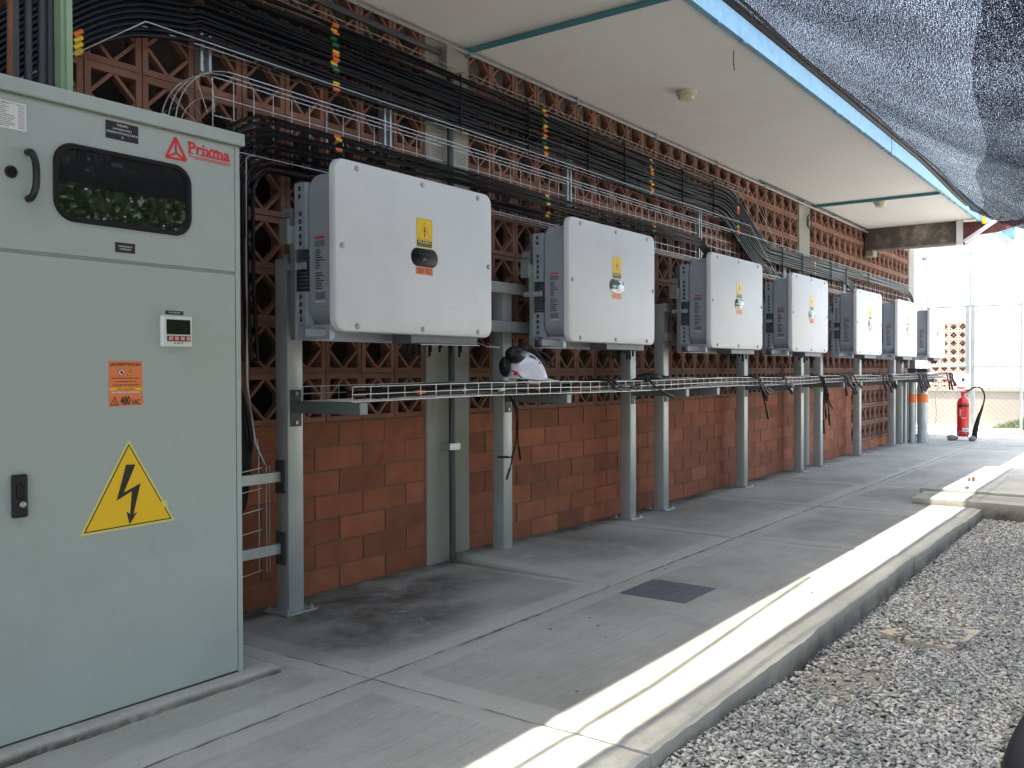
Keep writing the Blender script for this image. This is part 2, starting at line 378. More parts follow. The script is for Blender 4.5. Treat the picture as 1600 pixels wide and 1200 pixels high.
for a, b in zip(outer[:-1], outer[1:]):
    stn = None
    if a == 7.09: stn = [(8.0, 1.9, .7, .35, .35)]
    if a == 5.49: stn = [(6.3, 1.95, .7, .25, .35)]
    y0 = 1.165 if b < 9 else .2
    slab(a, b, y0, 2.235, 0, thick=.16, stain_shade=stn, rough_front=True, cell=.045 if b < 9 else .12)
s_ = slab(8.1, 10.25, .2, 1.70, .075, thick=.20, stain_shade=[(9.3, .9, .7, .4, .3)], facest=1.5, rough_front=True, name='raised_path', cell=.06); 
s_ = slab(7.62, 8.1, .15, 1.66, .055, thick=.22, stain_shade=[(7.8, 1.0, .3, .8, .35)], facest=1.5, rough_front=True, name='raised_path', cell=.06)
g = MB(); g.add([(-60, -60, -.16), (120, -60, -.16), (120, 80, -.16), (-60, 80, -.16)], [(0, 1, 2, 3)]); tag(g.build('ground', 'soil'), kind='structure')
g = MB(); g.add([(-3, 1.2, -.012), (16.55, 1.2, -.012), (16.55, 3.3, -.012), (-3, 3.3, -.012)], [(0, 1, 2, 3)]); tag(g.build('path_bed', 'soil'), kind='structure')
g = MB(); g.add([(16.6, -12, -.05), (60, -12, -.05), (60, 14, -.05), (16.6, 14, -.05)], [(0, 1, 2, 3)]); tag(g.build('yard_ground', 'pale_ground'), kind='structure')
g = MB(); g.add([(10.25, -8, -.03), (16.6, -8, -.03), (16.6, .2, -.03), (10.25, .2, -.03)], [(0, 1, 2, 3)]); tag(g.build('yard_ground', 'pale_ground'), kind='structure')

# gravel: bed plus loose chips
def glev(x): return .062*(1-sst(2.2, 4.2, x))+.035*sst(5.2, 7.5, x)
g = MB()
for i in range(71):
    x = -4+14.2*i/70; g.v += [(x, -8, -.128+glev(x)), (x, 1.3, -.128+glev(x))]
    if i: g.f.append((2*i-2, 2*i-1, 2*i+1, 2*i)); g.t.append(1.)
mat('gravel_dust', (.26, .235, .20), .95, var=.35, vscale=60, bump=1., bscale=90)
tag(g.build('gravel_bed', 'gravel_dust'), kind='structure')
def chips(name, n, xr, yr, size, z0=-.126, jit=.014, keep=None):
    T = np.array([[-1, -1, -1], [1, -1, -1], [1, 1, -1], [-1, 1, -1], [-.7, -.7, 1], [.75, -.6, 1], [.6, .8, 1], [-.8, .6, 1]], float)*.5
    Fc = np.array([[0, 3, 2, 1], [4, 5, 6, 7], [0, 1, 5, 4], [1, 2, 6, 5], [2, 3, 7, 6], [3, 0, 4, 7]])
    c = np.stack([rng.uniform(*xr, n), rng.uniform(*yr, n), rng.uniform(z0, z0+jit, n)], 1)
    if keep is not None: c = c[keep(c)]; n = len(c)
    if 'scatter' not in name: c[:, 2] += .062*(1-np.clip((c[:, 0]-2.2)/2., 0, 1)**2*(3-2*np.clip((c[:, 0]-2.2)/2., 0, 1)))+.035*np.clip((c[:, 0]-5.2)/2.3, 0, 1)
    s = rng.uniform(*size, n); dims = np.stack([s*rng.uniform(1.1, 2.3, n), s*rng.uniform(.6, 1., n), s*rng.uniform(.25, .6, n)], 1)
    V = (T[None]+rng.uniform(-.13, .13, (n, 8, 3)))*dims[:, None]
    az = rng.uniform(0, 2*np.pi, n); tx = rng.normal(0, .38, n); ty = rng.normal(0, .38, n)
    def rot(a, i, j):
        Mx = np.tile(np.eye(3), (n, 1, 1)); Mx[:, i, i] = np.cos(a); Mx[:, j, j] = np.cos(a); Mx[:, i, j] = -np.sin(a); Mx[:, j, i] = np.sin(a); return Mx
    RR = rot(az, 0, 1)@rot(tx, 1, 2)@rot(ty, 0, 2)
    V = np.einsum('nij,nkj->nki', RR, V)+c[:, None]
    me = bpy.data.meshes.new(name); me.vertices.add(n*8); me.vertices.foreach_set('co', V.ravel())
    me.loops.add(n*24); me.loops.foreach_set('vertex_index', (Fc[None]+np.arange(n)[:, None, None]*8).ravel().astype(np.int32))
    me.polygons.add(n*6); me.polygons.foreach_set('loop_start', np.arange(0, n*24, 4, dtype=np.int32)); me.polygons.foreach_set('loop_total', np.full(n*6, 4, np.int32))
    me.update(calc_edges=True); me.materials.append(M['gravel_stone']); o = bpy.data.objects.new(name, me); col.objects.link(o); return o
def vis(c):
    rr_ = np.random.default_rng(3); px_, py_ = c[:, 0], c[:, 1]; dust = np.sin(px_*2.1+1.7*np.sin(py_*3))*np.sin(py_*3.7+px_*1.3)+.6*np.sin(px_*5.3-py_*4.1); thin = (dust > .95) & (rr_.random(len(px_)) < .55)
    near_kerb = (((px_-3.55)/.45)**2+((py_-1.02)/.16)**2 < 1) & (rr_.random(len(px_)) < .7); on = (px_ > 4.10) & (px_ < 4.46) & (py_ > .70) & (py_ < 1.02)
    return vis0(c) & ~thin & ~near_kerb & ~on
def vis0(c):   # inside a wide wedge round the view, plus margin to either side
    a = np.arctan2(c[:, 1], c[:, 0]); return (a > R(-12)) & (c[:, 1] < 1.19)
tag(chips('gravel', 150000, (1.2, 8.3), (-.6, 1.19), (.0065, .016), keep=vis), 'loose grey crushed gravel covering the ground beside the concrete path', 'gravel', kind='stuff')

# ================================================================== BUILDING
bld = thing('brick_building', 'long building wall of red brick and openwork clay blocks under a flat overhanging roof', 'building', (3, WALL, 0))
pill = [(-2.35, -1.98), (3.71, 4.08), (9.77, 10.13), (14.80, 15.18)]
spans = [(-1.98, 3.71), (4.08, 9.77), (10.13, 14.80)]
bws = []
for (a, b) in spans:
    bw = MB()
    for r_ in range(7):
        z0 = r_*.1155+.005; z1 = z0+.1065; n = round((b-a)/.31); pw = (b-a)/n; off = (r_ % 2)*.5
        for k in range(-1, n+1):
            x0 = a+(k+off)*pw+.005; x1 = x0+pw-.010
            x0 = max(x0, a+.003); x1 = min(x1, b-.003)
            if x1-x0 < .03: continue
            if a > 10 and x0 > 11.72 and r_ > 0:   # openwork window low in the far bay
                continue
            if a > 10 and x1 > 11.76 and r_ > 0: x1 = 11.75
            j = random.uniform(-.002, .002)
            bw.box(x0, x1, WALL+j, WALL+.10, z0+random.uniform(-.001, .001), z1+random.uniform(-.001, .001), random.uniform(.72, 1.15))
    bws.append(bw.build('brick_wall', 'brick_red', bld))
# mortar behind low openwork must not block: rebuild third span mortar
for k_, (a, b) in enumerate(spans[:2]):
    mo = MB(); mo.box(a, b, WALL+.0035, WALL+.11, -.02, .811); mo.build('mortar_bed', 'mortar', bws[k_])
mo = MB(); mo.box(10.13, 11.755, WALL+.0035, WALL+.11, -.02, .811); mo.box(11.755, 14.80, WALL+.0035, WALL+.11, -.02, .118)
mo.build('mortar_bed', 'mortar', bws[2])
lat = MB(); lm = MB()
def block(x0, x1, z0, z1, tone):
    y0, y1 = WALL+random.uniform(0, .003), WALL+.075; g = .003; f = .024
    x0 += g; x1 -= g; z0 += g; z1 -= g
    lat.box(x0, x1, y0, y1, z0, z0+f, tone); lat.box(x0, x1, y0, y1, z1-f, z1, tone)
    lat.box(x0, x0+f, y0+.0004, y1, z0+f, z1-f, tone); lat.box(x1-f, x1, y0+.0004, y1, z0+f, z1-f, tone)
    cx, cz = (x0+x1)/2, (z0+z1)/2; wx, wz = (x1-x0)/2-f*.75, (z1-z0)/2-f*.75; t = .0068
    pts = [(cx, cz+wz), (cx+wx, cz), (cx, cz-wz), (cx-wx, cz)]
    for k in range(4):
        a = Vector((pts[k][0], 0, pts[k][1])); b = Vector((pts[(k+1) % 4][0], 0, pts[(k+1) % 4][1])); d = (b-a).normalized(); nrm = Vector((-d.z, 0, d.x))*t
        vs = [Vector((q.x, y, q.z)) for y in (y0+.004, y0+.036) for q in (a-nrm, b-nrm, b+nrm, a+nrm)]
        lat.add(vs, [(0, 1, 2, 3), (7, 6, 5, 4), (0, 4, 5, 1), (1, 5, 6, 2), (2, 6, 7, 3), (3, 7, 4, 0)], tone)
for (a, b) in spans:
    n = round((b-a)/.2345); pw = (b-a)/n
    for r_ in range(9):
        for k in range(n):
            if a < 0 and a+(k+1)*pw < .7: continue
            block(a+k*pw, a+(k+1)*pw, .811+r_*.2352, .811+(r_+1)*.2352, random.uniform(.75, 1.12))
    lm.box(max(a, .6), b, WALL+.008, WALL+.048, .808, .8125)
    for r_ in range(1, 9): lm.box(max(a, .6), b, WALL+.006, WALL+.048, .811+r_*.2352-.003, .811+r_*.2352+.003)
    for k in range(1, n):
        if a+k*pw > .7: lm.box(a+k*pw-.003, a+k*pw+.003, WALL+.007, WALL+.048, .811, 3.0)
n = 13
for r_ in range(3):
    for k in range(n): block(11.76+k*.2335, 11.76+(k+1)*.2335, .121+r_*.2295, .121+(r_+1)*.2295, random.uniform(.85, 1.1))
lo = lat.build('clay_lattice', 'clay_block', bld); lm.build('lattice_mortar', 'mortar', lo)
w_ = MB(); w_.box(-2.0, .60, WALL+.02, WALL+.1, .8, 2.95); w_.build('side_wall', 'clay_block', bld)
for (a, b) in pill:
    p = MB(); p.cbox(a+.002, b-.002, WALL-.012, WALL+.2, -.02, 2.95, .006); p.build('pillar', 'concrete_pillar', bld)
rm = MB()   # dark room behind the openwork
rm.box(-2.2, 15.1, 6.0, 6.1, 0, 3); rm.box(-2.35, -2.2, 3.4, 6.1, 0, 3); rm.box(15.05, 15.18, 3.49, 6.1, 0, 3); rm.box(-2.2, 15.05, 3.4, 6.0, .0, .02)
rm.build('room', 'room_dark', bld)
rf = MB(); rf.box(-3.2, 14.95, 1.935, 6.2, CEIL, 3.04); rfo = rf.build('roof', 'soffit_paint', bld)
fs_ = MB(); fs_.box(-3.2, 14.95, 1.90, 1.934, 2.852, 2.995); fs_.box(-3.2, 14.95, 1.885, 1.8995, 2.985, 3.0)
for k in range(22):   # ragged paint drips under the fascia
    x = random.uniform(2, 14); fs_.box(x, x+random.uniform(.02, .10), 1.902, 1.932, 2.848-random.uniform(0, .003), 2.853)
fs_.build('fascia', 'fascia_blue', rfo)
be = MB(); be.cbox(12.36, 12.6, 2.12, 3.275, 2.615, 2.888, .012); be.build('beam', 'beam_concrete', bld, smooth=True)
cp = MB(); cp.cbox(12.38, 12.58, 3.17, 3.27, 2.535, 2.614, .008); cp.build('beam_bearing', 'concrete_pillar', bld)
pl = MB(); pl.loft(poly([(2.115, 2.87), (1.90, 2.862), (1.884, 2.84), (1.45, 2.84), (1.44, 2.80), (1.72, 2.715), (1.93, 2.70), (2.10, 2.58)]), [(0, 12.37), (0, 12.40)], axis='x'); pl.build('gusset_plate', 'rust_plate', bld)
an = MB(); an.box(12.31, 12.355, 2.10, 2.17, 2.585, 2.886); an.bar((12.335, 2.085, 2.62), (12.335, 1.66, 2.90), .04, .06, (1, 0, 0)); an.build('brace', 'white_paint', bld)
fl = MB(); fl.loft(poly([(1.70, 2.72), (1.55, 2.60), (1.55, 2.83)]), [(0, 12.45), (0, 12.46)], axis='x'); fl.build('flashing', 'fascia_blue', bld)
fl = MB(); fl.box(12.30, 12.36, 1.845, 1.884, 2.82, 2.93); fl.build('yellow_patch', 'tape_yellow', bld)

# second lattice wall behind the gate, low wall, white wall
bb = thing('white_building', 'overexposed white building with openwork clay panels beyond the gate', 'building', (24, 4, 0))
q = MB(); q.box(24.2, 24.5, -4, 9, -.05, 2.5); q.build('wall', 'white_wall', bb)
for (z0, z1) in ((.30, .80), (.98, 2.2)):
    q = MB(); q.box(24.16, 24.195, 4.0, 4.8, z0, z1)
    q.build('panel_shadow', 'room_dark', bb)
    q = MB()
    for yy in np.arange(4.0, 4.81, .20): q.box(24.08, 24.155, yy-.02, yy+.02, z0, z1)
    for zz in np.arange(z0, z1+.01, .2): q.box(24.09, 24.15, 4.0, 4.8, zz-.02, zz+.02)
    for yy in np.arange(4.0, 4.79, .20):
        for zz in np.arange(z0, z1-.1, .20):
            c_ = (yy+.1, zz+.1)
            for (p_, q_) in (((0, .1), (.1, 0)), ((.1, 0), (0, -.1)), ((0, -.1), (-.1, 0)), ((-.1, 0), (0, .1))): q.bar((24.12, c_[0]+p_[0], c_[1]+p_[1]), (24.12, c_[0]+q_[0], c_[1]+q_[1]), .018, .05, (1, 0, 0))
    q.build('lattice_panel', 'faded_orange', bb)
lw = MB(); lw.box(19.9, 20.1, -3.5, 8, -.05, .62); lw.box(19.86, 20.14, -3.5, 8, .621, .70); tag(lw.build('low_wall', 'render_wall'), 'low beige rendered wall behind the chain link gate', 'wall')

# ================================================================== SWITCHBOARD CABINET
C = 2.57; K = 1.0488
def cx(x): return x*K
def cz(z): return 1.055+(z-1.055)*K
cab = thing('electrical_cabinet', 'tall grey green electrical switchboard cabinet with a dark viewing window in the left foreground', 'cabinet', (1.2, 3.0, .03))
XL, XR = .32, cx(1.883); ZB, ZT = .032, cz(1.80); DX = cx(1.848)
b = MB(); b.cbox(XL, XR-.012, C+.004, 3.10, ZB, ZT, .004); b.build('body', 'cabinet_paint', cab)
b = MB(); b.cbox(XL-.01, XR, C-.018, 3.12, cz(1.783), cz(1.823), .004); b.build('roof_cap', 'cabinet_paint', cab)
b = MB(); b.cbox(DX+.004, XR-.013, C-.004, C+.004, ZB, cz(1.7795), .002); b.build('frame_strip', 'cabinet_paint', cab)
d1 = MB()
# upper door with window opening (ring between rectangle and rounded window)
wx0, wx1, wz0, wz1 = cx(1.261), cx(1.689), cz(1.467), cz(1.683)
def door_with_hole(x0, x1, z0, z1, y0, y1, hole, r):
    mb = MB(); inn = rrect(*hole, r, 6)(0); n = len(inn)
    def outer_pt(p):
        hx0, hx1, hz0, hz1 = hole; cx_, cz_ = (hx0+hx1)/2, (hz0+hz1)/2
        return p
    # bridge by projecting corner groups onto the outer rectangle
    out = []; per = n//4; corners = [(x1, z0), (x1, z1), (x0, z1), (x0, z0)]
    for k in range(4): out += [corners[k]]*per
    vs = [(p[0], y0, p[1]) for p in inn]+[(p[0], y0, p[1]) for p in corners]+[(p[0], y1, p[1]) for p in inn]+[(p[0], y1, p[1]) for p in corners]
    B = n+4; fs = []
    for k in range(n):
        j = (k+1) % n; c0 = k//per; c1 = j//per
        if c0 == c1: fs += [(k, j, n+c0), (B+j, B+k, B+n+c0)]
        else: fs += [(k, j, n+c1, n+c0), (B+j, B+k, B+n+c0, B+n+c1)]
        fs.append((k, B+k, B+j, j))
    for k in range(4):
        j = (k+1) % 4; fs.append((n+k, n+j, B+n+j, B+n+k))
    mb.add(vs, fs); return mb
d1 = door_with_hole(XL+.03, DX, cz(1.377), cz(1.777), C-.006, C+.0035, (wx0+.006, wx1-.006, wz0+.006, wz1-.006), .05)
do1 = d1.build('upper_door', 'cabinet_paint', cab)
wf = MB()
o_, i_ = rrect(wx0, wx1, wz0, wz1, .062, 8), rrect(wx0+.017, wx1-.017, wz0+.017, wz1-.017, .047, 8)
O, I = o_(0), i_(0); n = len(O)
vs = [(p[0], C-.007, p[1]) for p in O]+[(p[0], C-.014, p[1]) for p in o_(.004)]+[(p[0], C-.014, p[1]) for p in i_(-.003)]+[(p[0], C-.004, p[1]) for p in I]
fs = [(l*n+k, l*n+(k+1) % n, (l+1)*n+(k+1) % n, (l+1)*n+k) for l in range(3) for k in range(n)]
wf.add(vs, fs); wf.build('window_seal', 'rubber_black', do1, smooth=True); wfo = do1
gl = MB(); gl.loft(rrect(wx0+.014, wx1-.014, wz0+.014, wz1-.014, .05, 8), [(0, C-.004), (0, C+.002)]); gl.build('glass', 'glass_dark', wfo)
gl = MB(); gl.box(cx(1.43), cx(1.465), C-.0052, C-.004, cz(1.640), cz(1.652)); gl.build('sticker', 'ink_black', wfo)
# handle
h = MB(); hx = cx(1.195); h.tube(smoothpath([(hx, C-.006, cz(1.634)), (hx, C-.03, cz(1.630)), (hx+.006, C-.040, cz(1.60)), (hx+.006, C-.040, cz(1.545)), (hx, C-.03, cz(1.516)), (hx, C-.006, cz(1.512))], 5), .010, 8)
h.build('handle', 'plastic_black', do1, smooth=True)
h = MB(); h.lathe([(.017, 0), (.017, .004), (.013, .006), (.012, .002), (.0, .002)], (cx(1.152), C-.006, cz(1.576)), 'y', 20); h.build('keyhole', 'plastic_black', do1, smooth=True)
d2 = MB(); d2.cbox(XL+.03, DX, C-.006, C+.003, cz(.088), cz(1.3665), .003); do2 = d2.build('lower_door', 'cabinet_paint', cab)
g_ = MB(); g_.box(XL+.03, XR-.014, C+.0015, C+.0035, ZB+.001, cz(.084)); g_.build('plinth_gap', 'ink_black', cab)
# lock
lx, lz0, lz1 = cx(1.162), cz(.675), cz(.788)
l = MB(); l.cbox(lx-.021, lx+.021, C-.020, C-.005, lz0, lz1, .005); lo_ = l.build('lock_handle', 'plastic_black', cab)
l = MB(); l.loft(rrect(lx-.011, lx+.011, lz0+.05, lz1-.022, .010), [(.003, C-.027), (0, C-.024), (0, C-.019)]); l.build('lever', 'rubber_black', lo_, smooth=True)
l = MB(); l.lathe([(.0085, 0), (.0085, .004), (.006, .006), (0, .006)], (lx+.004, C-.020, lz0+.036), 'y', 16); l.build('lock_barrel', 'galvanised', lo_, smooth=True)
# name plates
Y1 = C-.0063
p = flat(rect(cx(1.4125), cx(1.5125), cz(1.719), cz(1.769)), Y1, .0015, 'name_plate', 'ink_black', cab)
xm = cx(1.4625)
for i, (t_, w_) in enumerate((('TABLERO', .036), ('DISTRIBUCIÓN', .057), ('SISTEMA FOTOVOLTAICO', .096), ('3', .005))):
    text('plate_text', t_, xm, cz(1.7578-.0112*i), Y1-.002, .0062, 'white_ink', p, w=w_*K)
p = flat(rect(cx(1.438), cx(1.499), cz(1.3985), cz(1.4265)), Y1, .0015, 'name_plate', 'ink_black', cab)
text('plate_text', 'COMPARTIMENTO', cx(1.4685), cz(1.4135), Y1-.002, .0045, 'white_ink', p, w=.045); text('plate_text', 'DE MEDICION', cx(1.4685), cz(1.406), Y1-.002, .0045, 'white_ink', p, w=.036)
p = flat(rect(cx(1.02), cx(1.1925), cz(1.687), cz(1.7585)), Y1, .001, 'rating_plate', 'paper_white', cab)
q = MB()
for i in range(13):
    z = cz(1.752-.0049*i); q.box(cx(1.06), cx(1.135+.03*random.random()), Y1-.0014, Y1-.001, z-.0008, z+.0008); q.box(cx(1.172), cx(1.188), Y1-.0014, Y1-.001, z-.0008, z+.0008)
q.build('print', 'ink_grey', p)
text('print_text', '480 V  3F 4H  60 Hz', cx(1.155), cz(1.7515), Y1-.0016, .004, 'ink_black', p, w=.05)
# logo
ax, lx_, rx_ = (1.6355, 1.771), (1.597, 1.6955), (1.678, 1.6975)
T3 = [(cx(a), cz(b)) for a, b in (ax, lx_, rx_)]; c0 = ((T3[0][0]+T3[1][0]+T3[2][0])/3+.001, (T3[0][1]*1.0+T3[1][1]*2+T3[2][1]*2)/5-.008)
lg = MB()
def strip(mb, a, b, w, y, t=.001):
    a = Vector((a[0], 0, a[1])); b = Vector((b[0], 0, b[1])); d = (b-a).normalized(); nn = Vector((-d.z, 0, d.x))*w/2
    vs = [Vector((q.x, yy, q.z)) for yy in (y-t, y) for q in (a-nn, b-nn, b+nn, a+nn)]
    mb.add(vs, [(0, 1, 2, 3), (7, 6, 5, 4), (0, 4, 5, 1), (1, 5, 6, 2), (2, 6, 7, 3), (3, 7, 4, 0)])
ci = ((T3[0][0]+T3[1][0]+T3[2][0])/3, (T3[0][1]+T3[1][1]+T3[2][1])/3-.004)
ins = scale_poly(T3, .86)
for k in range(3):
    strip(lg, ins[k], ins[(k+1) % 3], .0072, Y1, .0010+.0002*k)
for k, wv in ((0, .0055), (1, .0055), (2, .0055)): strip(lg, ci, ins[k], wv, Y1, .0018+.0002*k)
lg.build('logo', 'logo_red', do1)
def serifs(mb, x, z, y, h):
    for a, wd, zz in ((0.0, .018, 0), (.0, .012, h-.0045), (.042, .018, 0), (.0655, .015, 0), (.083, .014, 0), (.098, .012, 0), (.0835, .010, h*.66), (.098, .012, h*.66), (.1115, .016, 0), (.127, .012, 0), (.141, .012, 0)):
        mb.box(x+a*K-.002, x+(a+wd)*K-.002, y-.0001-a*.0005, y+.0005, z+zz, z+zz+.0042)
text('logo_text', 'Prixma', cx(1.680), cz(1.7245), Y1-.001, cz(1.762)-cz(1.7245), 'logo_red', do1, w=.151*K, bold=.022, align='LEFT', extra=serifs)
u = MB(); u.box(cx(1.681), cx(1.833), Y1-.001, Y1, cz(1.7165), cz(1.7188)); u.box(cx(1.700), cx(1.833), Y1-.001, Y1, cz(1.7115), cz(1.7130)); u.build('underline', 'logo_red', do1)
# meter
m_ = MB(); m_.loft(rrect(cx(1.578), cx(1.682), cz(1.130), cz(1.2245), .006), [(.004, C-.018), (0, C-.014), (0, C-.005)]); mt = m_.build('power_meter', 'meter_plastic', cab, smooth=True)
m_ = MB(); m_.loft(rrect(cx(1.592), cx(1.673), cz(1.168), cz(1.2125), .002), [(0, C-.0195), (0, C-.0185)]); m_.build('screen', 'lcd', mt)
m_ = MB(); m_.box(cx(1.594), cx(1.674), C-.0195, C-.0183, cz(1.1475), cz(1.1635)); bt = m_.build('button_strip', 'ink_black', mt)
for k in range(4):
    m_ = MB(); x = cx(1.598+k*.0198); m_.cbox(x, x+.0145, C-.0235, C-.0196, cz(1.150), cz(1.1615), .001); m_.build('button', 'button_pink', mt)
m_ = MB(); m_.box(cx(1.6285), cx(1.637), C-.0190, C-.0181, cz(1.1395), cz(1.1435)); m_.box(cx(1.618), cx(1.622), C-.0190, C-.0181, cz(1.139), cz(1.1445)); m_.box(cx(1.643), cx(1.6465), C-.0190, C-.0181, cz(1.139), cz(1.1445)); m_.build('brand_mark', 'ink_grey', mt)
p = flat(rect(cx(1.5965), cx(1.657), cz(1.2285), cz(1.2395)), Y1, .001, 'name_plate', 'ink_black', cab); text('plate_text', 'MULTIMEDIDOR', cx(1.627), cz(1.2325), Y1-.0012, .0038, 'white_ink', p, w=.042)
# orange warning labels
x0, x1 = cx(1.4145), cx(1.5185); wl = flat(rect(x0, x1, cz(.9905), cz(1.0865)), Y1, .0006, 'warning_label', 'sign_orange', cab); xm = (x0+x1)/2
text('warning_text', '¡ADVERTENCIA!', xm, cz(1.0705), Y1-.0012, .0115, 'ink_black', wl, w=.098, bold=.02)
q = MB(); q.lathe([(.0105, 0), (.0105, .0006), (0, .0006)], (xm-.014, Y1-.0007, cz(1.0540)), 'y', 24); q.build('prohibition_disc', 'logo_red', wl)
q = MB(); q.lathe([(.0083, 0), (.0083, .0004), (0, .0004)], (xm-.014, Y1-.0014, cz(1.0540)), 'y', 24); q.build('disc_face', 'white_ink', wl)
q = MB(); q.cbox(xm-.018, xm-.010, Y1-.0024, Y1-.0019, cz(1.0540)-.005, cz(1.0540)+.005, .0002); strip(q, (xm-.020, cz(1.0540)+.006), (xm-.008, cz(1.0540)-.006), .0022, Y1-.0024, .0004); q.build('hand_mark', 'ink_brown', wl)
tz = cz(1.0440); tri = [(xm+.004, tz), (xm+.026, tz), (xm+.015, tz+.021)]
flat(tri, Y1-.0007, .0006, 'triangle_border', 'ink_brown', wl); flat(scale_poly(tri, .78), Y1-.0014, .0005, 'triangle_face', 'sign_yellow', wl)
def bolt_poly(cx_, cz_, s):
    P = [(-.05, 1.), (.33, 1.), (.0, .30), (.42, .50), (.20, -.55), (.38, -.42), (.02, -1.), (-.16, -.36), (.02, -.52), (.16, .22), (-.32, -.08)]
    return [(cx_+p[0]*s, cz_+p[1]*s) for p in P]
flat(bolt_poly(xm+.015, tz+.0075, .0065), Y1-.0020, .0004, 'bolt_symbol', 'ink_black', wl)
for i, t_ in enumerate(('Este equipo puede estar', 'energizado aun en', 'posición off (apagado)')): text('warning_text', t_, xm, cz(1.0345-.0098*i), Y1-.0012, .0058, 'ink_brown', wl, w=(.092, .070, .086)[i], bold=.02)
q = flat(rect(x0+.002, x1-.001, cz(1.0023), cz(1.0095)), Y1-.0007, .0005, 'yellow_band', 'sign_yellow', wl); text('warning_text', 'RIESGO ELÉCTRICO', xm, cz(1.0035), Y1-.0014, .0055, 'ink_brown', wl, w=.058, bold=.02)
text('warning_text', 'SOLO PERSONAL AUTORIZADO', xm, cz(.9945), Y1-.0012, .0048, 'white_ink', wl, w=.094, bold=.03)
w2 = flat([(x0, cz(.9565)), (x1+.001, cz(.9585)), (x1+.001, cz(.9895)), (x0, cz(.9895))], Y1, .0008, 'voltage_label', 'sign_orange', cab)
text('voltage_text', '480', x0+.052, cz(.9605), Y1-.0014, .026, 'ink_black', w2, w=.032, bold=.03); text('voltage_text', 'VAC', x0+.086, cz(.9605), Y1-.0014, .016, 'ink_black', w2, w=.027, bold=.03)
tri = [(x0+.003, cz(.9595)), (x0+.032, cz(.9595)), (x0+.0175, cz(.986))]; ring(tri, scale_poly(tri, .76), Y1-.001, .0006, 'triangle_border', 'ink_brown', w2); flat(bolt_poly(x0+.0175, cz(.968), .006), Y1-.001, .0005, 'bolt_symbol', 'ink_brown', w2)
# large triangle
A, B_, D = (cx(1.4735), cz(.860)), (cx(1.325), cz(.600)), (cx(1.6215), cz(.606)); T = [B_, D, A]
ts = flat(T, Y1, .0008, 'hazard_triangle', 'sign_pale_yellow', cab); ti = scale_poly(T, .925); flat(ti, Y1-.0009, .0004, 'triangle_border', 'ink_black', ts); flat(scale_poly(T, .885), Y1-.0014, .0004, 'triangle_face', 'sign_yellow', ts)
def px2(px, py):   # coordinates picked on the door face, local to the sign
    return (cx(1.325)+(px-655)/790*(cx(1.6215)-cx(1.325)), cz(.600)+(735-py-(px-655)/790*135)/780*.2725*1.0)
bp_ = [(1025, 108), (1103, 100), (1005, 352), (1145, 262), (1083, 535), (1115, 515), (1050, 628), (1025, 515), (1055, 535), (1072, 335), (945, 425)]
flat([px2(*p) for p in bp_], Y1-.0019, .0005, 'bolt_symbol', 'ink_black', ts)
q = MB(); q.add([(cx(1.565)+a, Y1-.0016, cz(.655)+b) for a, b in ((0, .01), (.03, .016), (.034, -.003), (.008, -.01))], [(0, 1, 2, 3)]); q.build('clear_tape', 'sign_pale_yellow', ts)
# concrete pad
pad = slab(.2, cx(1.99), 2.515, 3.25, .032, thick=.04, edge=.03, name='cabinet_plinth', cell=.04)
pad['kind'] = 'structure'

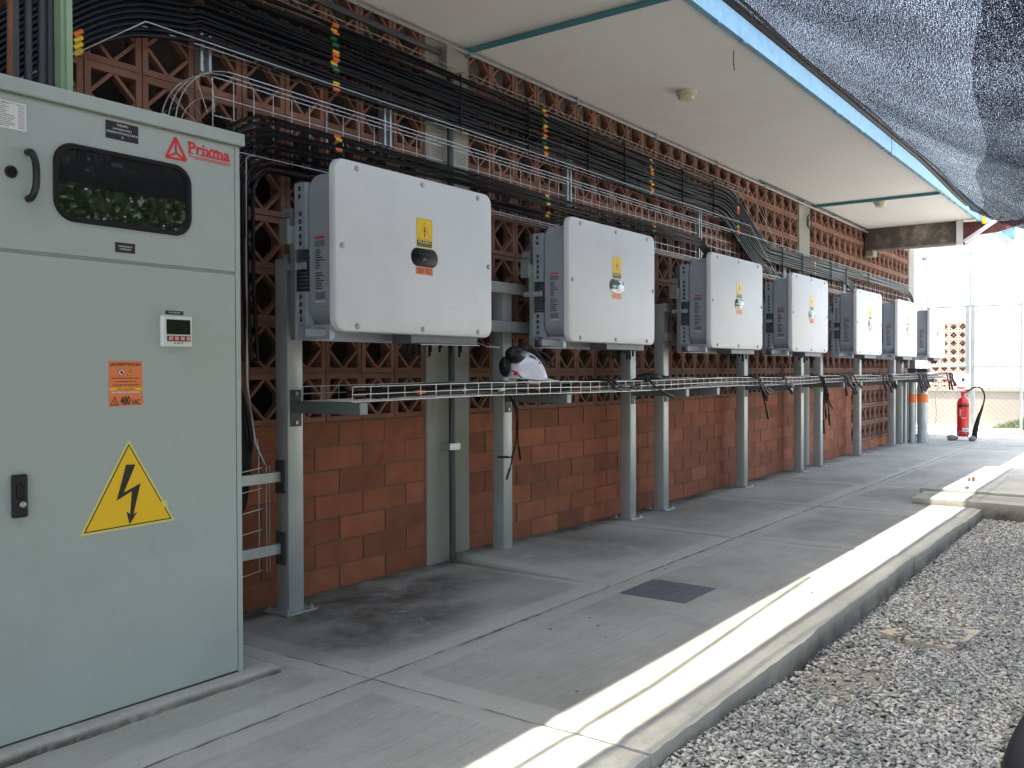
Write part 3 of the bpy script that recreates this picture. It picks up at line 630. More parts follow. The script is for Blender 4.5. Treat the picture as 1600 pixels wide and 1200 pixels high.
# ================================================================== INVERTERS
IX = [2.530, 4.268, 6.180, 7.919, 9.936, 11.712, 13.524]
IZ0, IZ1 = 1.2157, 1.9157; IY = 2.71; X0 = IX[0]
def build_inverter():
    t = thing('inverter', 'x', 'inverter', (X0, IY, IZ0), 'white inverter boxes along the wall')
    l = MB(); l.loft(rrect(X0, X0+1.035, IZ0, IZ1, .052, 7), [(.012, IY), (.004, IY+.003), (0, IY+.011), (0, IY+.034), (.006, IY+.038)]); lid = l.build('lid', 'lid_paint', t, smooth=True)
    for sx, sz in ((.119, 1.885), (.523, 1.885), (.922, 1.885), (.036, 1.563), (1.004, 1.563), (.119, 1.241), (.523, 1.241), (.920, 1.241)):
        s = MB(); s.lathe([(.0125, 0), (.0125, .002), (.011, .003), (.011, -.002), (.0085, -.002), (.0085, .004), (.005, .006), (0, .006)], (X0+sx, IY-.0002, sz), 'y', 12); s.build('screw', 'galvanised', lid, smooth=True)
    b = MB(); b.loft(rrect(X0+.018, X0+1.017, IZ0+.030, IZ1-.036, .085, 7), [(0, IY+.036), (0, IY+.172), (.008, IY+.180)]); bo = b.build('body', 'body_paint', t, smooth=True)
    h = MB()
    h.box(X0+.05, X0+.985, IY+.178, IY+.30, IZ0+.02, IZ1-.08)
    for k in range(9): h.box(X0+.035, X0+.049, IY+.20, IY+.29, 1.40+k*.016, 1.407+k*.016)
    h.build('heat_sink', 'heatsink', t)
    # perforated side brackets
    br = MB()
    def perf(z0, z1, nh, pitch, top):
        xa, xb = X0+.004, X0+.010; ya, yb = IY+.183, IY+.246; hs = .019
        hy0, hy1 = (ya+yb)/2-hs/2, (ya+yb)/2+hs/2
        br.box(xa, xb, ya, hy0, z0, z1); br.box(xa, xb, hy1, yb, z0, z1)
        zs = [top-k*pitch for k in range(nh)]; edges = [z1]+[q for zc in zs for q in (zc+hs/2, zc-hs/2)]+[z0]
        for k in range(0, len(edges), 2):
            if edges[k]-edges[k+1] > .0005: br.box(xa, xb, hy0, hy1, edges[k+1], edges[k])
        br.box(xb, X0+.05, ya, ya+.004, z0, z1)
    perf(1.560, 1.835, 5, .030, 1.705); perf(1.188, 1.385, 5, .0315, 1.365)
    br.box(X0+.0035, X0+.0105, IY+.183, IY+.31, 1.478, 1.505)
    br.build('side_bracket', 'bracket_metal', t)
    dk = MB(); 
    for z in (1.81, 1.778): dk.box(X0+.003, X0+.0036, IY+.208, IY+.222, z-.009, z+.009)
    dk.build('bracket_slot', 'ink_black', t)
    # lower rail with slot on the left and right ends
    lr = MB(); x0_, x1_ = X0+.004, X0+.030
    lr.box(x0_, x1_, IY+.040, IY+.25, IZ0-.030, IZ0-.017); lr.box(x0_, x1_, IY+.040, IY+.25, IZ0+.015, IZ0+.029)
    lr.box(x0_, x1_, IY+.20, IY+.25, IZ0-.017, IZ0+.015); lr.box(x0_, x1_, IY+.040, IY+.065, IZ0-.017, IZ0+.015); lr.box(x0_, X0+1.02, IY+.235, IY+.25, IZ0-.03, IZ0+.02)
    lr.build('lower_bracket', 'bracket_metal', t)
    mp = MB(); mp.box(X0-.006, X0+.004, IY+.236, IY+.262, IZ0-.03, 1.66); mp.box(X0+.0, X0+1.03, IY+.262, IY+.272, 1.50, 1.70); mp.box(X0+.0, X0+1.03, IY+.262, IY+.272, IZ0-.03, 1.26)
    mp.box(X0-.022, X0-.006, IY+.262, IY+.312, 1.585, 1.69); mp.box(X0-.006, X0+.03, IY+.262, IY+.312, 1.70, 1.735); mp.build('mounting_plate', 'galvanised', t)
    st = MB(); st.box(X0+1.018, X0+1.022, IY+.05, IY+.24, 1.32, 1.80); st.build('right_guard', 'bracket_metal', t)
    # connector block underneath
    cb = MB(); cb.cbox(X0+.50, X0+.98, IY+.05, IY+.17, IZ0-.035, IZ0+.032, .004); cbo = cb.build('connector_tray', 'heatsink', t)
    for k in range(12):
        pins = MB(); x = X0+.53+k*.037; pins.tube([(x, IY+.09+(k % 2)*.04, IZ0-.034), (x, IY+.09+(k % 2)*.04, IZ0-.052-.02*(k % 3))], .007, 6); pins.build('connector', 'rubber_black', cbo)
    # side stickers
    sx = X0+.0174
    for (z0, z1, y0, y1, mm) in ((1.598, 1.606, .070, .126, 'logo_red'), (1.565, 1.590, .070, .130, 'ink_grey'), (1.350, 1.378, .070, .126, 'ink_grey')):
        s = MB(); s.box(sx-.0006, sx, IY+y0+.01, IY+y1+.01, z0, z1); s.build('side_sticker', mm, bo)
    s = MB()
    for k in range(16):
        z = 1.552-k*.0105
        if 7 < k < 9: continue
        s.box(sx-.0006, sx, IY+.136-.02-random.random()*.035, IY+.136, z-.0028, z+.0014)
    s.build('side_print', 'ink_black', bo)
    s = MB(); s.box(sx-.0006, sx, IY+.080, IY+.136, 1.338, 1.343); s.build('side_sticker', 'paper_white', bo)
    # front stickers
    a, b2 = X0+.481, X0+.590
    yl = flat(rect(a, b2, 1.603, 1.7355), IY, .0006, 'danger_label', 'sign_pale_yellow', t)
    flat(rect(a+.004, b2-.006, 1.609, 1.7325), IY-.0007, .0003, 'label_border', 'ink_black', yl); flat(rect(a+.0055, b2-.0075, 1.6375, 1.731), IY-.0011, .0003, 'label_face', 'sign_yellow', yl)
    xm_ = (a+b2)/2-.001; tr = [(xm_-.040, 1.6425), (xm_+.040, 1.6425), (xm_, 1.7205)]
    ring(tr, scale_poly(tr, .95), IY-.0015, .0003, 'triangle_border', 'ink_black', yl); flat(bolt_poly(xm_, 1.674, .0225), IY-.0015, .0003, 'bolt_symbol', 'ink_black', yl)
    text('label_text', 'PELIGRO', xm_, 1.6225, IY-.0014, .0125, 'sign_pale_yellow', yl, w=.082, bold=.02); text('label_text', 'RIESGO ELÉCTRICO', xm_, 1.6125, IY-.0014, .006, 'sign_pale_yellow', yl, w=.084)
    pc = X0+.536; pz = 1.5610
    p = MB(); p.loft(rrect(pc-.090, pc+.090, pz-.0405, pz+.0405, .0405, 10), [(.002, IY-.0024), (0, IY-.0012), (0, IY)]); po = p.build('indicator_panel', 'pill_black', t, smooth=True)
    q = MB()
    for k in range(8):
        an_ = R(15+k*21.4); r0, r1 = .004, .0135
        c_, s__ = math.cos(an_), math.sin(an_); wv = .0028
        q.add([(pc+c_*r0, IY-.0028, pz-.014+s__*r0), (pc+c_*r1*.7-s__*wv, IY-.0028, pz-.014+s__*r1*.7+c_*wv), (pc+c_*r1, IY-.0028, pz-.014+s__*r1), (pc+c_*r1*.7+s__*wv, IY-.0028, pz-.014+s__*r1*.7-c_*wv)], [(0, 1, 2, 3)])
    for k in range(4): q.box(pc-.033+k*.022, pc-.029+k*.022, IY-.0028, IY-.0026, pz+.012, pz+.018)
    q.build('panel_symbols', 'ink_grey', po)
    return t, lid, po
inv, lid0, pill0 = build_inverter()
def voltage_label(root, lid, dx, m_, m2):
    a = X0+dx+.477; o = flat(rect(a, a+.115, 1.4845, 1.5195), IY, .0006, 'voltage_label', m_, lid); text('voltage_text', '1000 VDC', a+.0575, 1.490, IY-.0008, .023, m2, o, w=.102, bold=.01)
ilabels = ['large white inverter box nearest the grey cabinet, with white scratches at its lower right',
           'second white inverter box from the cabinet, hanging just right of the white hard hat',
           'third white inverter box from the cabinet, where the black cables arch down behind it',
           'fourth white inverter box from the cabinet, above the longest hanging black cables',
           'fifth white inverter box from the cabinet, third from the far end of the row',
           'sixth white inverter box from the cabinet, second from the far end of the row',
           'farthest and smallest white inverter box, at the end of the row nearest the gate']
roots = [inv]
for x in IX[1:]: roots.append(copy_tree(inv))
mat('panel_pale_reflection', (.16, .19, .20), .10, spec=.8, metal=.4, var=.5, vscale=60)  # dark glossy panel with a pale reflection painted into its colour
mat('panel_green_reflection', (.05, .09, .04), .10, spec=.8, metal=.3, var=.5, vscale=60)  # same panel, green surroundings painted in as a reflection
for i, rt in enumerate(roots):
    rt.location.x = IX[i]; rt['label'] = ilabels[i]
    ld = [o for o in bpy.data.objects if o.parent == rt and o.name.startswith('lid')][0]
    bpy.context.view_layer.update()
    a = .477
    o = MB(); o.loft(poly(rect(rt.location.x+a, rt.location.x+a+.115, 1.4845, 1.5195)), [(0, IY-.0006), (0, IY)]); o = o.build('voltage_label', 'sign_orange' if i in (0, 3) else 'faded_orange', rt)
    text('voltage_text', '1000 VDC', rt.location.x+a+.0575, 1.490, IY-.0009, .023, 'ink_black' if i == 0 else 'sign_orange', o, w=.102, bold=.01)
    if i > 0:
        for pn in [o_ for o_ in bpy.data.objects if o_.parent == rt and o_.name.startswith('indicator_panel')]:
            pn.data = pn.data.copy(); pn.data.materials[0] = M['panel_pale_reflection' if i == 1 else 'panel_green_reflection']
    # cover sticker mark in upper left corner
    q = MB()
    for k in range(5): q.box(IX[i]+.085+k*.016, IX[i]+.093+k*.016, IY-.0006, IY, 1.828+.004*(k % 2), 1.843-.005*(k % 3 == 1))
    q.build('corner_mark', 'faded_ink' if 'faded_ink' in M else 'paper_white', ld)
q = MB()
for (x, z, x2, z2, w_) in ((3.22, 1.365, 3.36, 1.352, .003), (3.25, 1.358, 3.31, 1.342, .003), (3.24, 1.350, 3.27, 1.372, .004), (3.27, 1.340, 3.36, 1.330, .003), (3.235, 1.352, 3.25, 1.346, .008)): strip(q, (x, z), (x2, z2), w_, IY, .0004+random.random()*.0003)
q.build('scratch', 'white_ink', lid0)
for ch in [o for o in bpy.data.objects if o.parent == inv and o.name.startswith('connector_tray')]:
    q = MB(); q.tube([(3.60, IY+.06, 1.19), (3.61, IY-.01, 1.17), (3.49, IY-.02, 1.172), (3.49, IY+.05, 1.20)], .002, 5); q.tube([(3.08, IY+.04, 1.175), (3.50, IY+.03, 1.178)], .002, 5)
    q.build('wire_clip', 'wire_zinc', ch)

# ================================================================== SUPPORT FRAMES
PY = 3.10; PW = .085
def frame(xs, label, tops, arms):
    t = thing('support_frame', label, 'steel frame', (xs[0], PY, 0), 'galvanised post frames carrying the inverters')
    for x, top in zip(xs, tops):
        p = MB(); p.cbox(x, x+PW, PY, PY+.08, .006, top, .004); po = p.build('post', 'post_steel', t, smooth=True)
        b = MB(); b.cbox(x-.045, x+PW+.045, PY-.04, PY+.12, .0005, .008, .002)
        bo = b.build('base_plate', 'galvanised', po)
        for (dx, dy) in ((-.025, -.02), (PW+.025, -.02), (-.025, .10), (PW+.025, .10)):
            bl = MB(); bl.lathe([(.011, 0), (.011, .008), (.005, .009), (.005, .018), (0, .018)], (x+dx, PY+dy, .0075), 'z', 6); bl.build('anchor_bolt', 'galvanised', po)
    for z in (1.495, 1.275):
        r_ = MB(); r_.cbox(xs[0]-.02, xs[-1]+PW+.1, PY-.030, PY-.001, z, z+.062, .003); r_.build('rail', 'post_steel', t)
    for x in arms:
        a = MB(); a.cbox(x+.02, x+.065, PY-.42, PY-.004, .875, .925, .003); ao = a.build('arm', 'arm_steel', t)
        f_ = MB(); f_.box(x+.012, x+.073, PY-.0045, PY-.0005, .815, .975); fo = f_.build('flange', 'conduit_dark', ao)
        for zz in (.958, .832): n_ = MB(); n_.lathe([(.009, 0), (.009, .006), (0, .006)], (x+.0425, PY-.005, zz), 'y', 6); n_.build('nut', 'galvanised', ao)
    return t
frame([2.612, 4.18, 5.686], 'nearest galvanised post frame, holding the first two inverters beside the grey cabinet', [1.545, 1.545, 1.5], [2.612, 4.18, 5.686])
frame([6.205, 7.80, 9.342], 'second galvanised post frame, holding the third and fourth inverters', [1.555, 1.545, 1.5], [6.205, 7.80, 9.342])
frame([9.98, 11.50, 13.21], 'third galvanised post frame, holding the fifth and sixth inverters', [1.555, 1.545, 1.5], [9.98, 11.5, 13.21])
frame([13.65, 14.45], 'farthest short post frame, holding the last inverter', [1.545, 1.3], [13.65])
# two flat arms reaching from the first post to the cabinet side
for z in (.575, .262):
    q = MB(); q.cbox(1.99, 2.60, 3.135, 3.16, z, z+.045, .002); o = q.build('flat_bar', 'galvanised'); o.location = (0, 0, 0)
    tag(o, 'upper galvanised flat bar between cabinet and first post' if z > .5 else 'lower galvanised flat bar between cabinet and first post', 'steel bar', 'flat bars beside the cabinet')
    q = MB(); q.box(2.602, 2.607, 3.115, 3.175, z-.05, z+.095); q.build('flange', 'conduit_dark', o)
for x, z0, z1 in ((2.285, 2.29, 2.56), (3.36, 2.20, 2.56), (5.08, 2.10, 2.5), (7.14, 2.0, 2.45), (9.2, 1.9, 2.3), (11.3, 1.9, 2.3)):
    q = MB(); q.box(x, x+.012, 3.235, 3.277, z0, z1); q.box(x+.04, x+.052, 3.235, 3.277, z0, z1); q.box(x+.012, x+.04, 3.268, 3.277, z0, z1)
    for k in range(int((z1-z0)/.045)): q.box(x+.013, x+.039, 3.262, 3.268, z0+.01+k*.045, z0+.028+k*.045)
    tag(q.build('slotted_channel', 'galvanised'), {2.285: 'slotted metal channel on the wall above the cabinet', 3.36: 'slotted metal channel on the wall above the first inverter', 5.08: 'slotted metal channel on the wall above the second inverter', 7.14: 'slotted metal channel on the wall above the third inverter', 9.2: 'slotted metal channel on the wall behind the fourth inverter', 11.3: 'slotted metal channel on the wall behind the fifth inverter'}[x], 'wall bracket', 'slotted wall channels')

# ================================================================== CABLE TRAYS
WR = .0022
def wall_tray(x0, x1, z0, z1, name, label, nlong=5, left=None, parent=None):
    t = MB()
    zs = [z0+(z1-z0)*k/(nlong-1) for k in range(nlong)]
    for z in zs: t.tube([(x0, 3.245, z), (x1, 3.245, z)], WR, 5)
    for z in (z0, z1): t.tube([(x0, 3.145, z), (x1, 3.145, z)], WR*1.15, 5); t.tube([(x0, 3.195, z), (x1, 3.195, z)], WR, 5)
    n = int((x1-x0)/.105)
    for k in range(n+1):
        x = x0+(x1-x0)*k/n; t.tube([(x, 3.145, z0), (x, 3.249, z0), (x, 3.249, z1), (x, 3.145, z1)], WR, 4)
    o = t.build(name, 'wire_zinc'); return o
ta = thing('cable_tray', 'upper galvanised wire cable tray high on the wall, filled with thick black cables', 'cable tray', (1.98, 3.2, 2.5), 'wire cable trays')
o = wall_tray(1.98, 8.05, 2.378, 2.69, 'wire_basket', '', 5); 
for v in o.data.vertices: v.co -= ta.location
o.parent = ta
t = MB()
dirv = Vector((-1, 0, -.72)).normalized()
for off in (0, .31, .23, .155, .08):
    s0 = Vector((1.98, 0, 2.378+off)); e = s0+dirv*(.9)
    for y in ((3.145, 3.195, 3.245) if off in (0, .31) else (3.245,)): t.tube([(s0.x, y, s0.z), (e.x, y, e.z)], WR, 5)
for k in range(9):
    s0 = Vector((1.98, 0, 2.378))+dirv*(.1*k+.05); t.tube([(s0.x, 3.145, s0.z), (s0.x, 3.249, s0.z), (s0.x, 3.249, s0.z+.31), (s0.x, 3.145, s0.z+.31)], WR, 4)
t.build('sloped_section', 'wire_zinc', ta)
t = MB()   # drop section joining the upper tray to the one below
for off in (0, .31):
    for y in (3.145, 3.245): t.tube([(8.05, y, 2.378+off), (8.75, y, 1.97+off)], WR, 5)
t.build('drop_section', 'wire_zinc', ta)
tb = thing('cable_tray', 'middle galvanised wire cable tray running just above the inverters', 'cable tray', (2.35, 3.2, 2.1), 'wire cable trays')
o = wall_tray(2.35, 14.7, 1.967, 2.285, 'wire_basket', '', 5)
for v in o.data.vertices: v.co -= tb.location
o.parent = tb
t = MB()
def arc(cx_, cz_, r, a0, a1, n=10, y=3.145): return [(cx_+r*math.cos(R(a0+(a1-a0)*k/n)), y, cz_+r*math.sin(R(a0+(a1-a0)*k/n))) for k in range(n+1)]
for y in (3.145, 3.195, 3.245): t.tube(arc(2.37, 2.02, .265, 90, 180, y=y)+[(2.105, y, 1.2)], WR*1.1, 5)
t.tube(arc(2.37, 2.02, .18, 90, 180, y=3.245)+[(2.19, 3.245, 1.3)], WR, 5)
for a_ in (95, 112, 130, 148, 166, 180):
    c_, s_ = math.cos(R(a_)), math.sin(R(a_)); t.tube([(2.37+.265*c_, 3.145, 2.02+.265*s_), (2.37+.265*c_, 3.249, 2.02+.265*s_), (2.37+.12*c_, 3.249, 2.02+.12*s_)], WR, 4)
for y in (3.145, 3.245): t.tube(smoothpath([(2.50, y, 1.967), (2.445, y, 1.955), (2.438, y, 1.90), (2.436, y, 1.6), (2.436, y, 1.35)], 5), WR*1.1, 5)
t.build('curved_section', 'wire_zinc', tb)
tv = thing('cable_tray', 'narrow vertical wire tray between the cabinet edge and the first post', 'cable tray', (2.45, 3.2, .2), 'wire cable trays')
t = MB()
for dx, y in ((0, 3.145), (.014, 3.17)): t.tube([(2.436+dx, y, 1.62), (2.437+dx, y, 1.0), (2.475+dx, y, .75), (2.525+dx, y, .655)], WR, 5)
t.tube([(2.485, 3.15, .77), (2.495, 3.15, .72), (2.495, 3.15, .20)], WR, 5)
for dx in (.045, .062): t.tube([(2.485+dx, 3.145, .65), (2.485+dx, 3.145, .195)], WR, 5)
for k in range(6): z = .20+k*.088; t.tube([(2.40, 3.15, z-.008), (2.51, 3.15, z+.004)], WR, 5)
t.build('wire_basket', 'wire_zinc', tv)
# low tray
tl = thing('cable_tray', 'long low wire tray on post arms, holding loose black cables and the hard hat', 'cable tray', (2.6, 2.84, .93), 'wire cable trays')
t = MB(); ZL0, ZL1, YF, YB = .931, .993, 2.69, 2.99
def sagz(x): return .004*math.sin(x*2.2)
xs_ = list(np.arange(2.60, 14.9, .3))
for (y, z) in ((YF, ZL1), (YF, (ZL0+ZL1)/2), (YF, ZL0), (YB, ZL1), (YB, (ZL0+ZL1)/2), (YB, ZL0), (2.74, ZL0), (2.79, ZL0), (2.84, ZL0), (2.89, ZL0), (2.94, ZL0)):
    x_s = 2.90 if (y == YF and False) else 2.60
    t.tube([(x, y, z+sagz(x)) for x in xs_ if x >= x_s], WR, 5)
n = 118
for k in range(n+1):
    x = 2.60+(14.8-2.6)*k/n; s_ = sagz(x); t.tube([(x, YF, ZL1+s_), (x, YF, ZL0+s_), (x, YB, ZL0+s_), (x, YB, ZL1+s_)], WR, 4)
t.build('wire_basket', 'wire_zinc', tl)

# ================================================================== CABLES
CR = .0085
tape_m = ['tape_orange', 'tape_yellow', None, 'tape_orange', 'tape_yellow', 'tape_orange', 'tape_yellow', None, 'tape_green', 'tape_green', None, None]
def cable(path, r, label, group, tapes=(), idx=0, n=6, name='cable'):
    mb = MB(); mb.tube(path, r, n); o = mb.build(name, 'cable_black', smooth=True); tag(o, label, 'cable', group)
    for (tx, mm) in tapes:
        k = min(range(len(path)-1), key=lambda i: abs(path[i][0]-tx)); a, b = Vector(path[k]), Vector(path[k+1]); d = (b-a).normalized(); c = a+d*((tx-a.x)/max(d.x, .2)) if d.x > .2 else a
        w_ = MB(); w_.tube([c-d*.020, c+d*.020], r*1.12, n); w_.build('tape_mark', mm, o, smooth=True)
    return o
NA = 26
for i in range(NA):
    z = 2.680-i*.0115; yy = 3.205-.013*(i % 2)-random.random()*.004; ph = random.random()*6
    st = [(.75, yy, z-1.10+.02*i*.0), (1.25, yy, z-.62), (1.65, yy, z-.26), (1.93, yy, z-.075), (2.25, yy, z-.005)]
    pts = smoothpath(st, 6)[:-1]
    x = 2.25; sag = .008+.010*random.random()
    zlow = 2.262-i*.0096
    last = 14.4-(i//4)*.02 if i < 8 else (8.62+.012*i if i > 16 else 11.3)
    while x < last-.3:
        zz = z+sag*math.sin(x*2.1+ph)-.018*sst(4.2, 6.5, x)*(1-i/NA)*1.6
        t_ = sst(7.62-.012*i, 8.75-.010*i, x); zz = zz*(1-t_)+(zlow+.006*math.sin(x*1.7+ph))*t_
        pts.append(Vector((x, yy, zz))); x += .14
    if i > 16: pts += smoothpath([(x, yy, pts[-1].z-.05), (x+.25, 3.17, 2.0), (x+.36, 3.12, 1.7)], 4)
    elif i < 8: pts += smoothpath([(x, yy, zlow), (x+.2, 3.18, zlow-.04), (x+.32, 3.14, zlow-.16), (x+.36, 3.1, 1.75)], 4)
    else: pts += smoothpath([(x, yy, zlow), (x+.22, 3.18, zlow-.04), (x+.36, 3.14, zlow-.16), (x+.40, 3.1, 1.75)], 4)
    tp = []
    for q, tx in enumerate((1.78, 2.985, 4.75, 6.19, 7.87, 10.05)):
        mm = tape_m[(i+q*2) % 12]
        if mm and pts[-1].x > tx and not (tx == 1.78 and i < 30): tp.append((tx, mm))
    if i > 18: tp.append((1.74, 'tape_orange' if i < 21 else 'tape_yellow'))
    cable(pts, .0086, 'thick black power cable among the many on the upper tray' if 0 < i < NA-1 else ('topmost thick black cable on the upper tray, just under its top wire' if i == 0 else 'lowest thick black cable on the upper tray, just above its bottom wire'), 'black cables on the upper tray', tp, i)
NB = 10
for i in range(NB):
    r_ = .36-.026*i; yy = 3.185-.010*(i % 2); zc = 1.80; xc = 2.62
    top = zc+r_
    pts = [Vector((xc-r_+.02, yy, 1.1)), Vector((xc-r_, yy, 1.45))]+[Vector(p) for p in arc(xc, zc, r_, 180, 95, 10, yy)]
    x = xc+.12; ph = random.random()*6; ztar = 2.135-.0172*i+(.02 if i < 5 else -.012)
    last = (7.0 if i < 5 else (4.95 if i < 8 else 3.2))
    while x < last:
        t_ = sst(2.7, 3.5, x); zz = top*(1-t_)+ztar*t_+.006*math.sin(x*2.4+ph); pts.append(Vector((x, yy, zz))); x += .13
    z_ = pts[-1].z; pts += smoothpath([(x, yy, z_-.01), (x+.12-.01*i, 3.16, z_-.09), (x+.16-.01*i, 3.13, z_-.24), (x+.17-.01*i, 3.12, 1.7)], 4)
    tp = [(tx, ('tape_orange', 'tape_yellow', 'tape_green')[(i+q) % 3]) for q, tx in enumerate((2.985, 4.754, 6.193)) if pts[-1].x-.2 > tx and i % 5 in (0, 1, 3)]
    cable(pts, .0088, 'thick black cable arching from behind the cabinet and ending at the third inverter' if i < 5 else ('thick black cable arching from behind the cabinet and ending at the second inverter' if i < 8 else 'thick black cable arching from behind the cabinet and ending at the first inverter'), 'black cables on the middle tray', tp, i)
# black cables bulging beside the cabinet
for i in range(5):
    x = 2.36+i*.013
    cable(smoothpath([(x-.02, 3.2, 1.5), (x-.01, 3.19, 1.1), (x+.03, 3.18-.01*i, .82), (x+.045, 3.17, .68), (x+.015, 3.16, .5), (x-.06, 3.15, .4)], 6), .011, 'thick black cable bulging out behind the lower right edge of the cabinet', 'black cables behind the cabinet edge')
# vertical pipes and cables above the cabinet
def pipe(name, pts, r, m_, label, cat='pipe', group=None, n=10, parts=None):
    mb = MB(); mb.tube(pts, r, n); o = mb.build(name, m_, smooth=True); return tag(o, label, cat, group)
for i, (x, r_) in enumerate(((1.275, .012), (1.362, .013), (1.402, .012), (1.445, .014), (1.470, .014))):
    pipe('riser_cable', [(x, 2.86, 1.85), (x+.012, 2.87, 2.7), (x+.014, 2.87, 2.885)], r_, 'conduit_dark', 'dark cable rising from the cabinet roof to the ceiling', 'cable', 'dark cables rising from the cabinet')
pipe('rusty_pipe', [(1.318, 2.80, 1.85), (1.330, 2.80, 2.6), (1.333, 2.80, 2.885)], .0085, 'rust_pipe', 'thin rusty brown pipe rising from the cabinet roof', 'pipe')
q = MB(); q.box(1.493, 1.512, 2.80, 2.84, 1.865, 2.888); q.box(1.480, 1.4925, 2.81, 2.85, 1.865, 2.888); tag(q.build('green_channel', 'green_channel'), 'pale green metal channel standing on the cabinet roof', 'metal channel')
q = MB(); q.box(1.30, 1.405, 3.10, 3.13, 1.98, 2.02); tag(q.build('clamp_bar', 'green_channel'), 'short pale green clamp bar behind the risers above the cabinet', 'clamp')
# ties across the upper cables
for i, x in enumerate((3.9, 4.55, 5.25, 5.75, 6.7, 7.3, 9.0, 9.6, 10.6, 11.2, 12.2)):
    q = MB(); z1 = 2.69-.03*sst(4.2, 6.5, x); z0 = 2.37
    if x > 8: z1 = 2.28; z0 = 2.02 if x < 11.3 else 2.15
    q.tube([(x, 3.178, z1), (x, 3.176, (z0+z1)/2), (x, 3.178, z0)], .0045, 6); q.tube([(x, 3.178, z1), (x, 3.21, z1+.004)], .004, 5)
    tag(q.build('cable_tie', 'rubber_black'), 'black tie strapped across the bundle of cables on the upper tray', 'cable tie', 'black ties across the cables')
# loose cables in the low tray
for i in range(15):
    ph = random.random()*9; y0 = 2.715+.0175*i; x = 2.80+.05*random.random(); pts = []; last = 14.6 if i < 9 else 9+random.random()*3
    while x < last:
        pts.append(Vector((x, y0+.014*math.sin(x*3+ph), .943+.013*(i % 4)+.010*math.sin(x*4.1+ph*2)+sagz(x)))); x += .12
    cable(pts, .0062, 'thin black cable lying loose along the low wire tray', 'thin black cables in the low tray', n=5)
for k, (x, y, mm) in enumerate(((3.02, 2.72, 'tape_orange'), (3.03, 2.76, 'tape_orange'), (3.62, 2.72, 'paper_white'), (3.95, 2.73, 'logo_red'), (4.55, 2.72, 'logo_red'), (3.33, 2.73, 'white_ink'), (5.55, 2.72, 'tape_orange'), (4.35, 2.74, 'logo_red'))):
    q = MB(); q.tube([(x, y-.012, .958), (x+.045, y-.010, .963)], .0085, 6); tag(q.build('connector', mm), {'tape_orange': 'small orange plug connector among the cables in the low tray', 'paper_white': 'small white plug connector among the cables in the low tray', 'white_ink': 'small white plug connector among the cables in the low tray', 'logo_red': 'small red plug connector among the cables in the low tray'}[mm], 'connector', 'plug connectors in the low tray')
def bunch(x, y, label, specs, r=.0075, name='cable_bunch'):
    t = thing(name, label, 'cables', (x, y, .95))
    for s in specs:
        mb = MB(); pts = smoothpath(s, 6); mb.tube(pts, r, 6); mb.tube([pts[-3], pts[-1]+(pts[-1]-pts[-2]).normalized()*.05], r*1.6, 6); mb.build('cable_end', 'cable_black', t, smooth=True)
    return t
def drape(x, n, down, out=.05, spread=.04, rev=1):
    S = []
    for k in range(n):
        a = x+random.uniform(-spread, spread)*1.5; d = down*random.uniform(.35, 1.); e = random.uniform(-.02, .17)
        S.append([(a-.24, 2.86, .965), (a-.10, 2.74, .990+.012*random.random()), (a-.01, 2.685, 1.001), (a+.04, 2.668-.01*random.random(), .985), (a+.06+e*.4, 2.660, .955-d*.3), (a+.09+e, 2.66-.02*random.random(), .96-d)])
    return S
bunch(3.95, 2.9, 'thin black leads with a white tag hanging below the tray beside the concrete pillar', [[(3.93, 2.90, .95), (3.98, 2.86, .85), (3.985, 2.86, .70), (4.0, 2.86, .62)], [(3.93, 2.90, .95), (3.97, 2.87, .86), (3.99, 2.87, .72), (3.95, 2.87, .60), (3.90, 2.88, .595)], [(3.955, 2.87, .62), (3.94, 2.87, .56), (3.92, 2.87, .52)]], .004)
bunch(5.25, 2.7, 'black cable ends draped over the tray just right of the hard hat', drape(4.62, 4, .02, spread=.05), .006)
bunch(7.0, 2.7, 'black cable ends draped over the tray under the third inverter', drape(6.95, 6, .11)+[[(6.85, 2.75, 1.0), (6.98, 2.68, 1.0), (7.05, 2.66, .9), (7.13, 2.66, .78), (7.18, 2.66, .70)]], .006)
bunch(7.8, 2.7, 'short black cable ends draped over the tray right of the third inverter', drape(7.55, 4, .09), .006)
bunch(8.8, 2.7, 'long black cables hanging from the tray below the fourth inverter', [[(8.5+.02*k, 2.8, .98), (8.6+.02*k, 2.70, 1.0), (8.66+.02*k, 2.665, .9), (8.66+.045*k, 2.665, .74), (8.66+.055*k, 2.66, .50+.07*(k*2 % 5))] for k in range(5)], .006)
bunch(9.4, 2.7, 'spreading black cable ends draped over the tray right of the fourth inverter', drape(9.5, 8, .13, spread=.14), .0075)
bunch(11.1, 2.7, 'spreading black cable ends draped over the tray under the fifth inverter', drape(11.0, 7, .13, spread=.16), .008)
bunch(12.6, 2.7, 'black cable ends hanging from the tray in front of the far galvanised pipes', drape(12.75, 9, .20, spread=.2), .008)
bunch(14.2, 2.7, 'black cable ends hanging off the far end of the low tray', drape(14.6, 7, .18, spread=.14), .008)
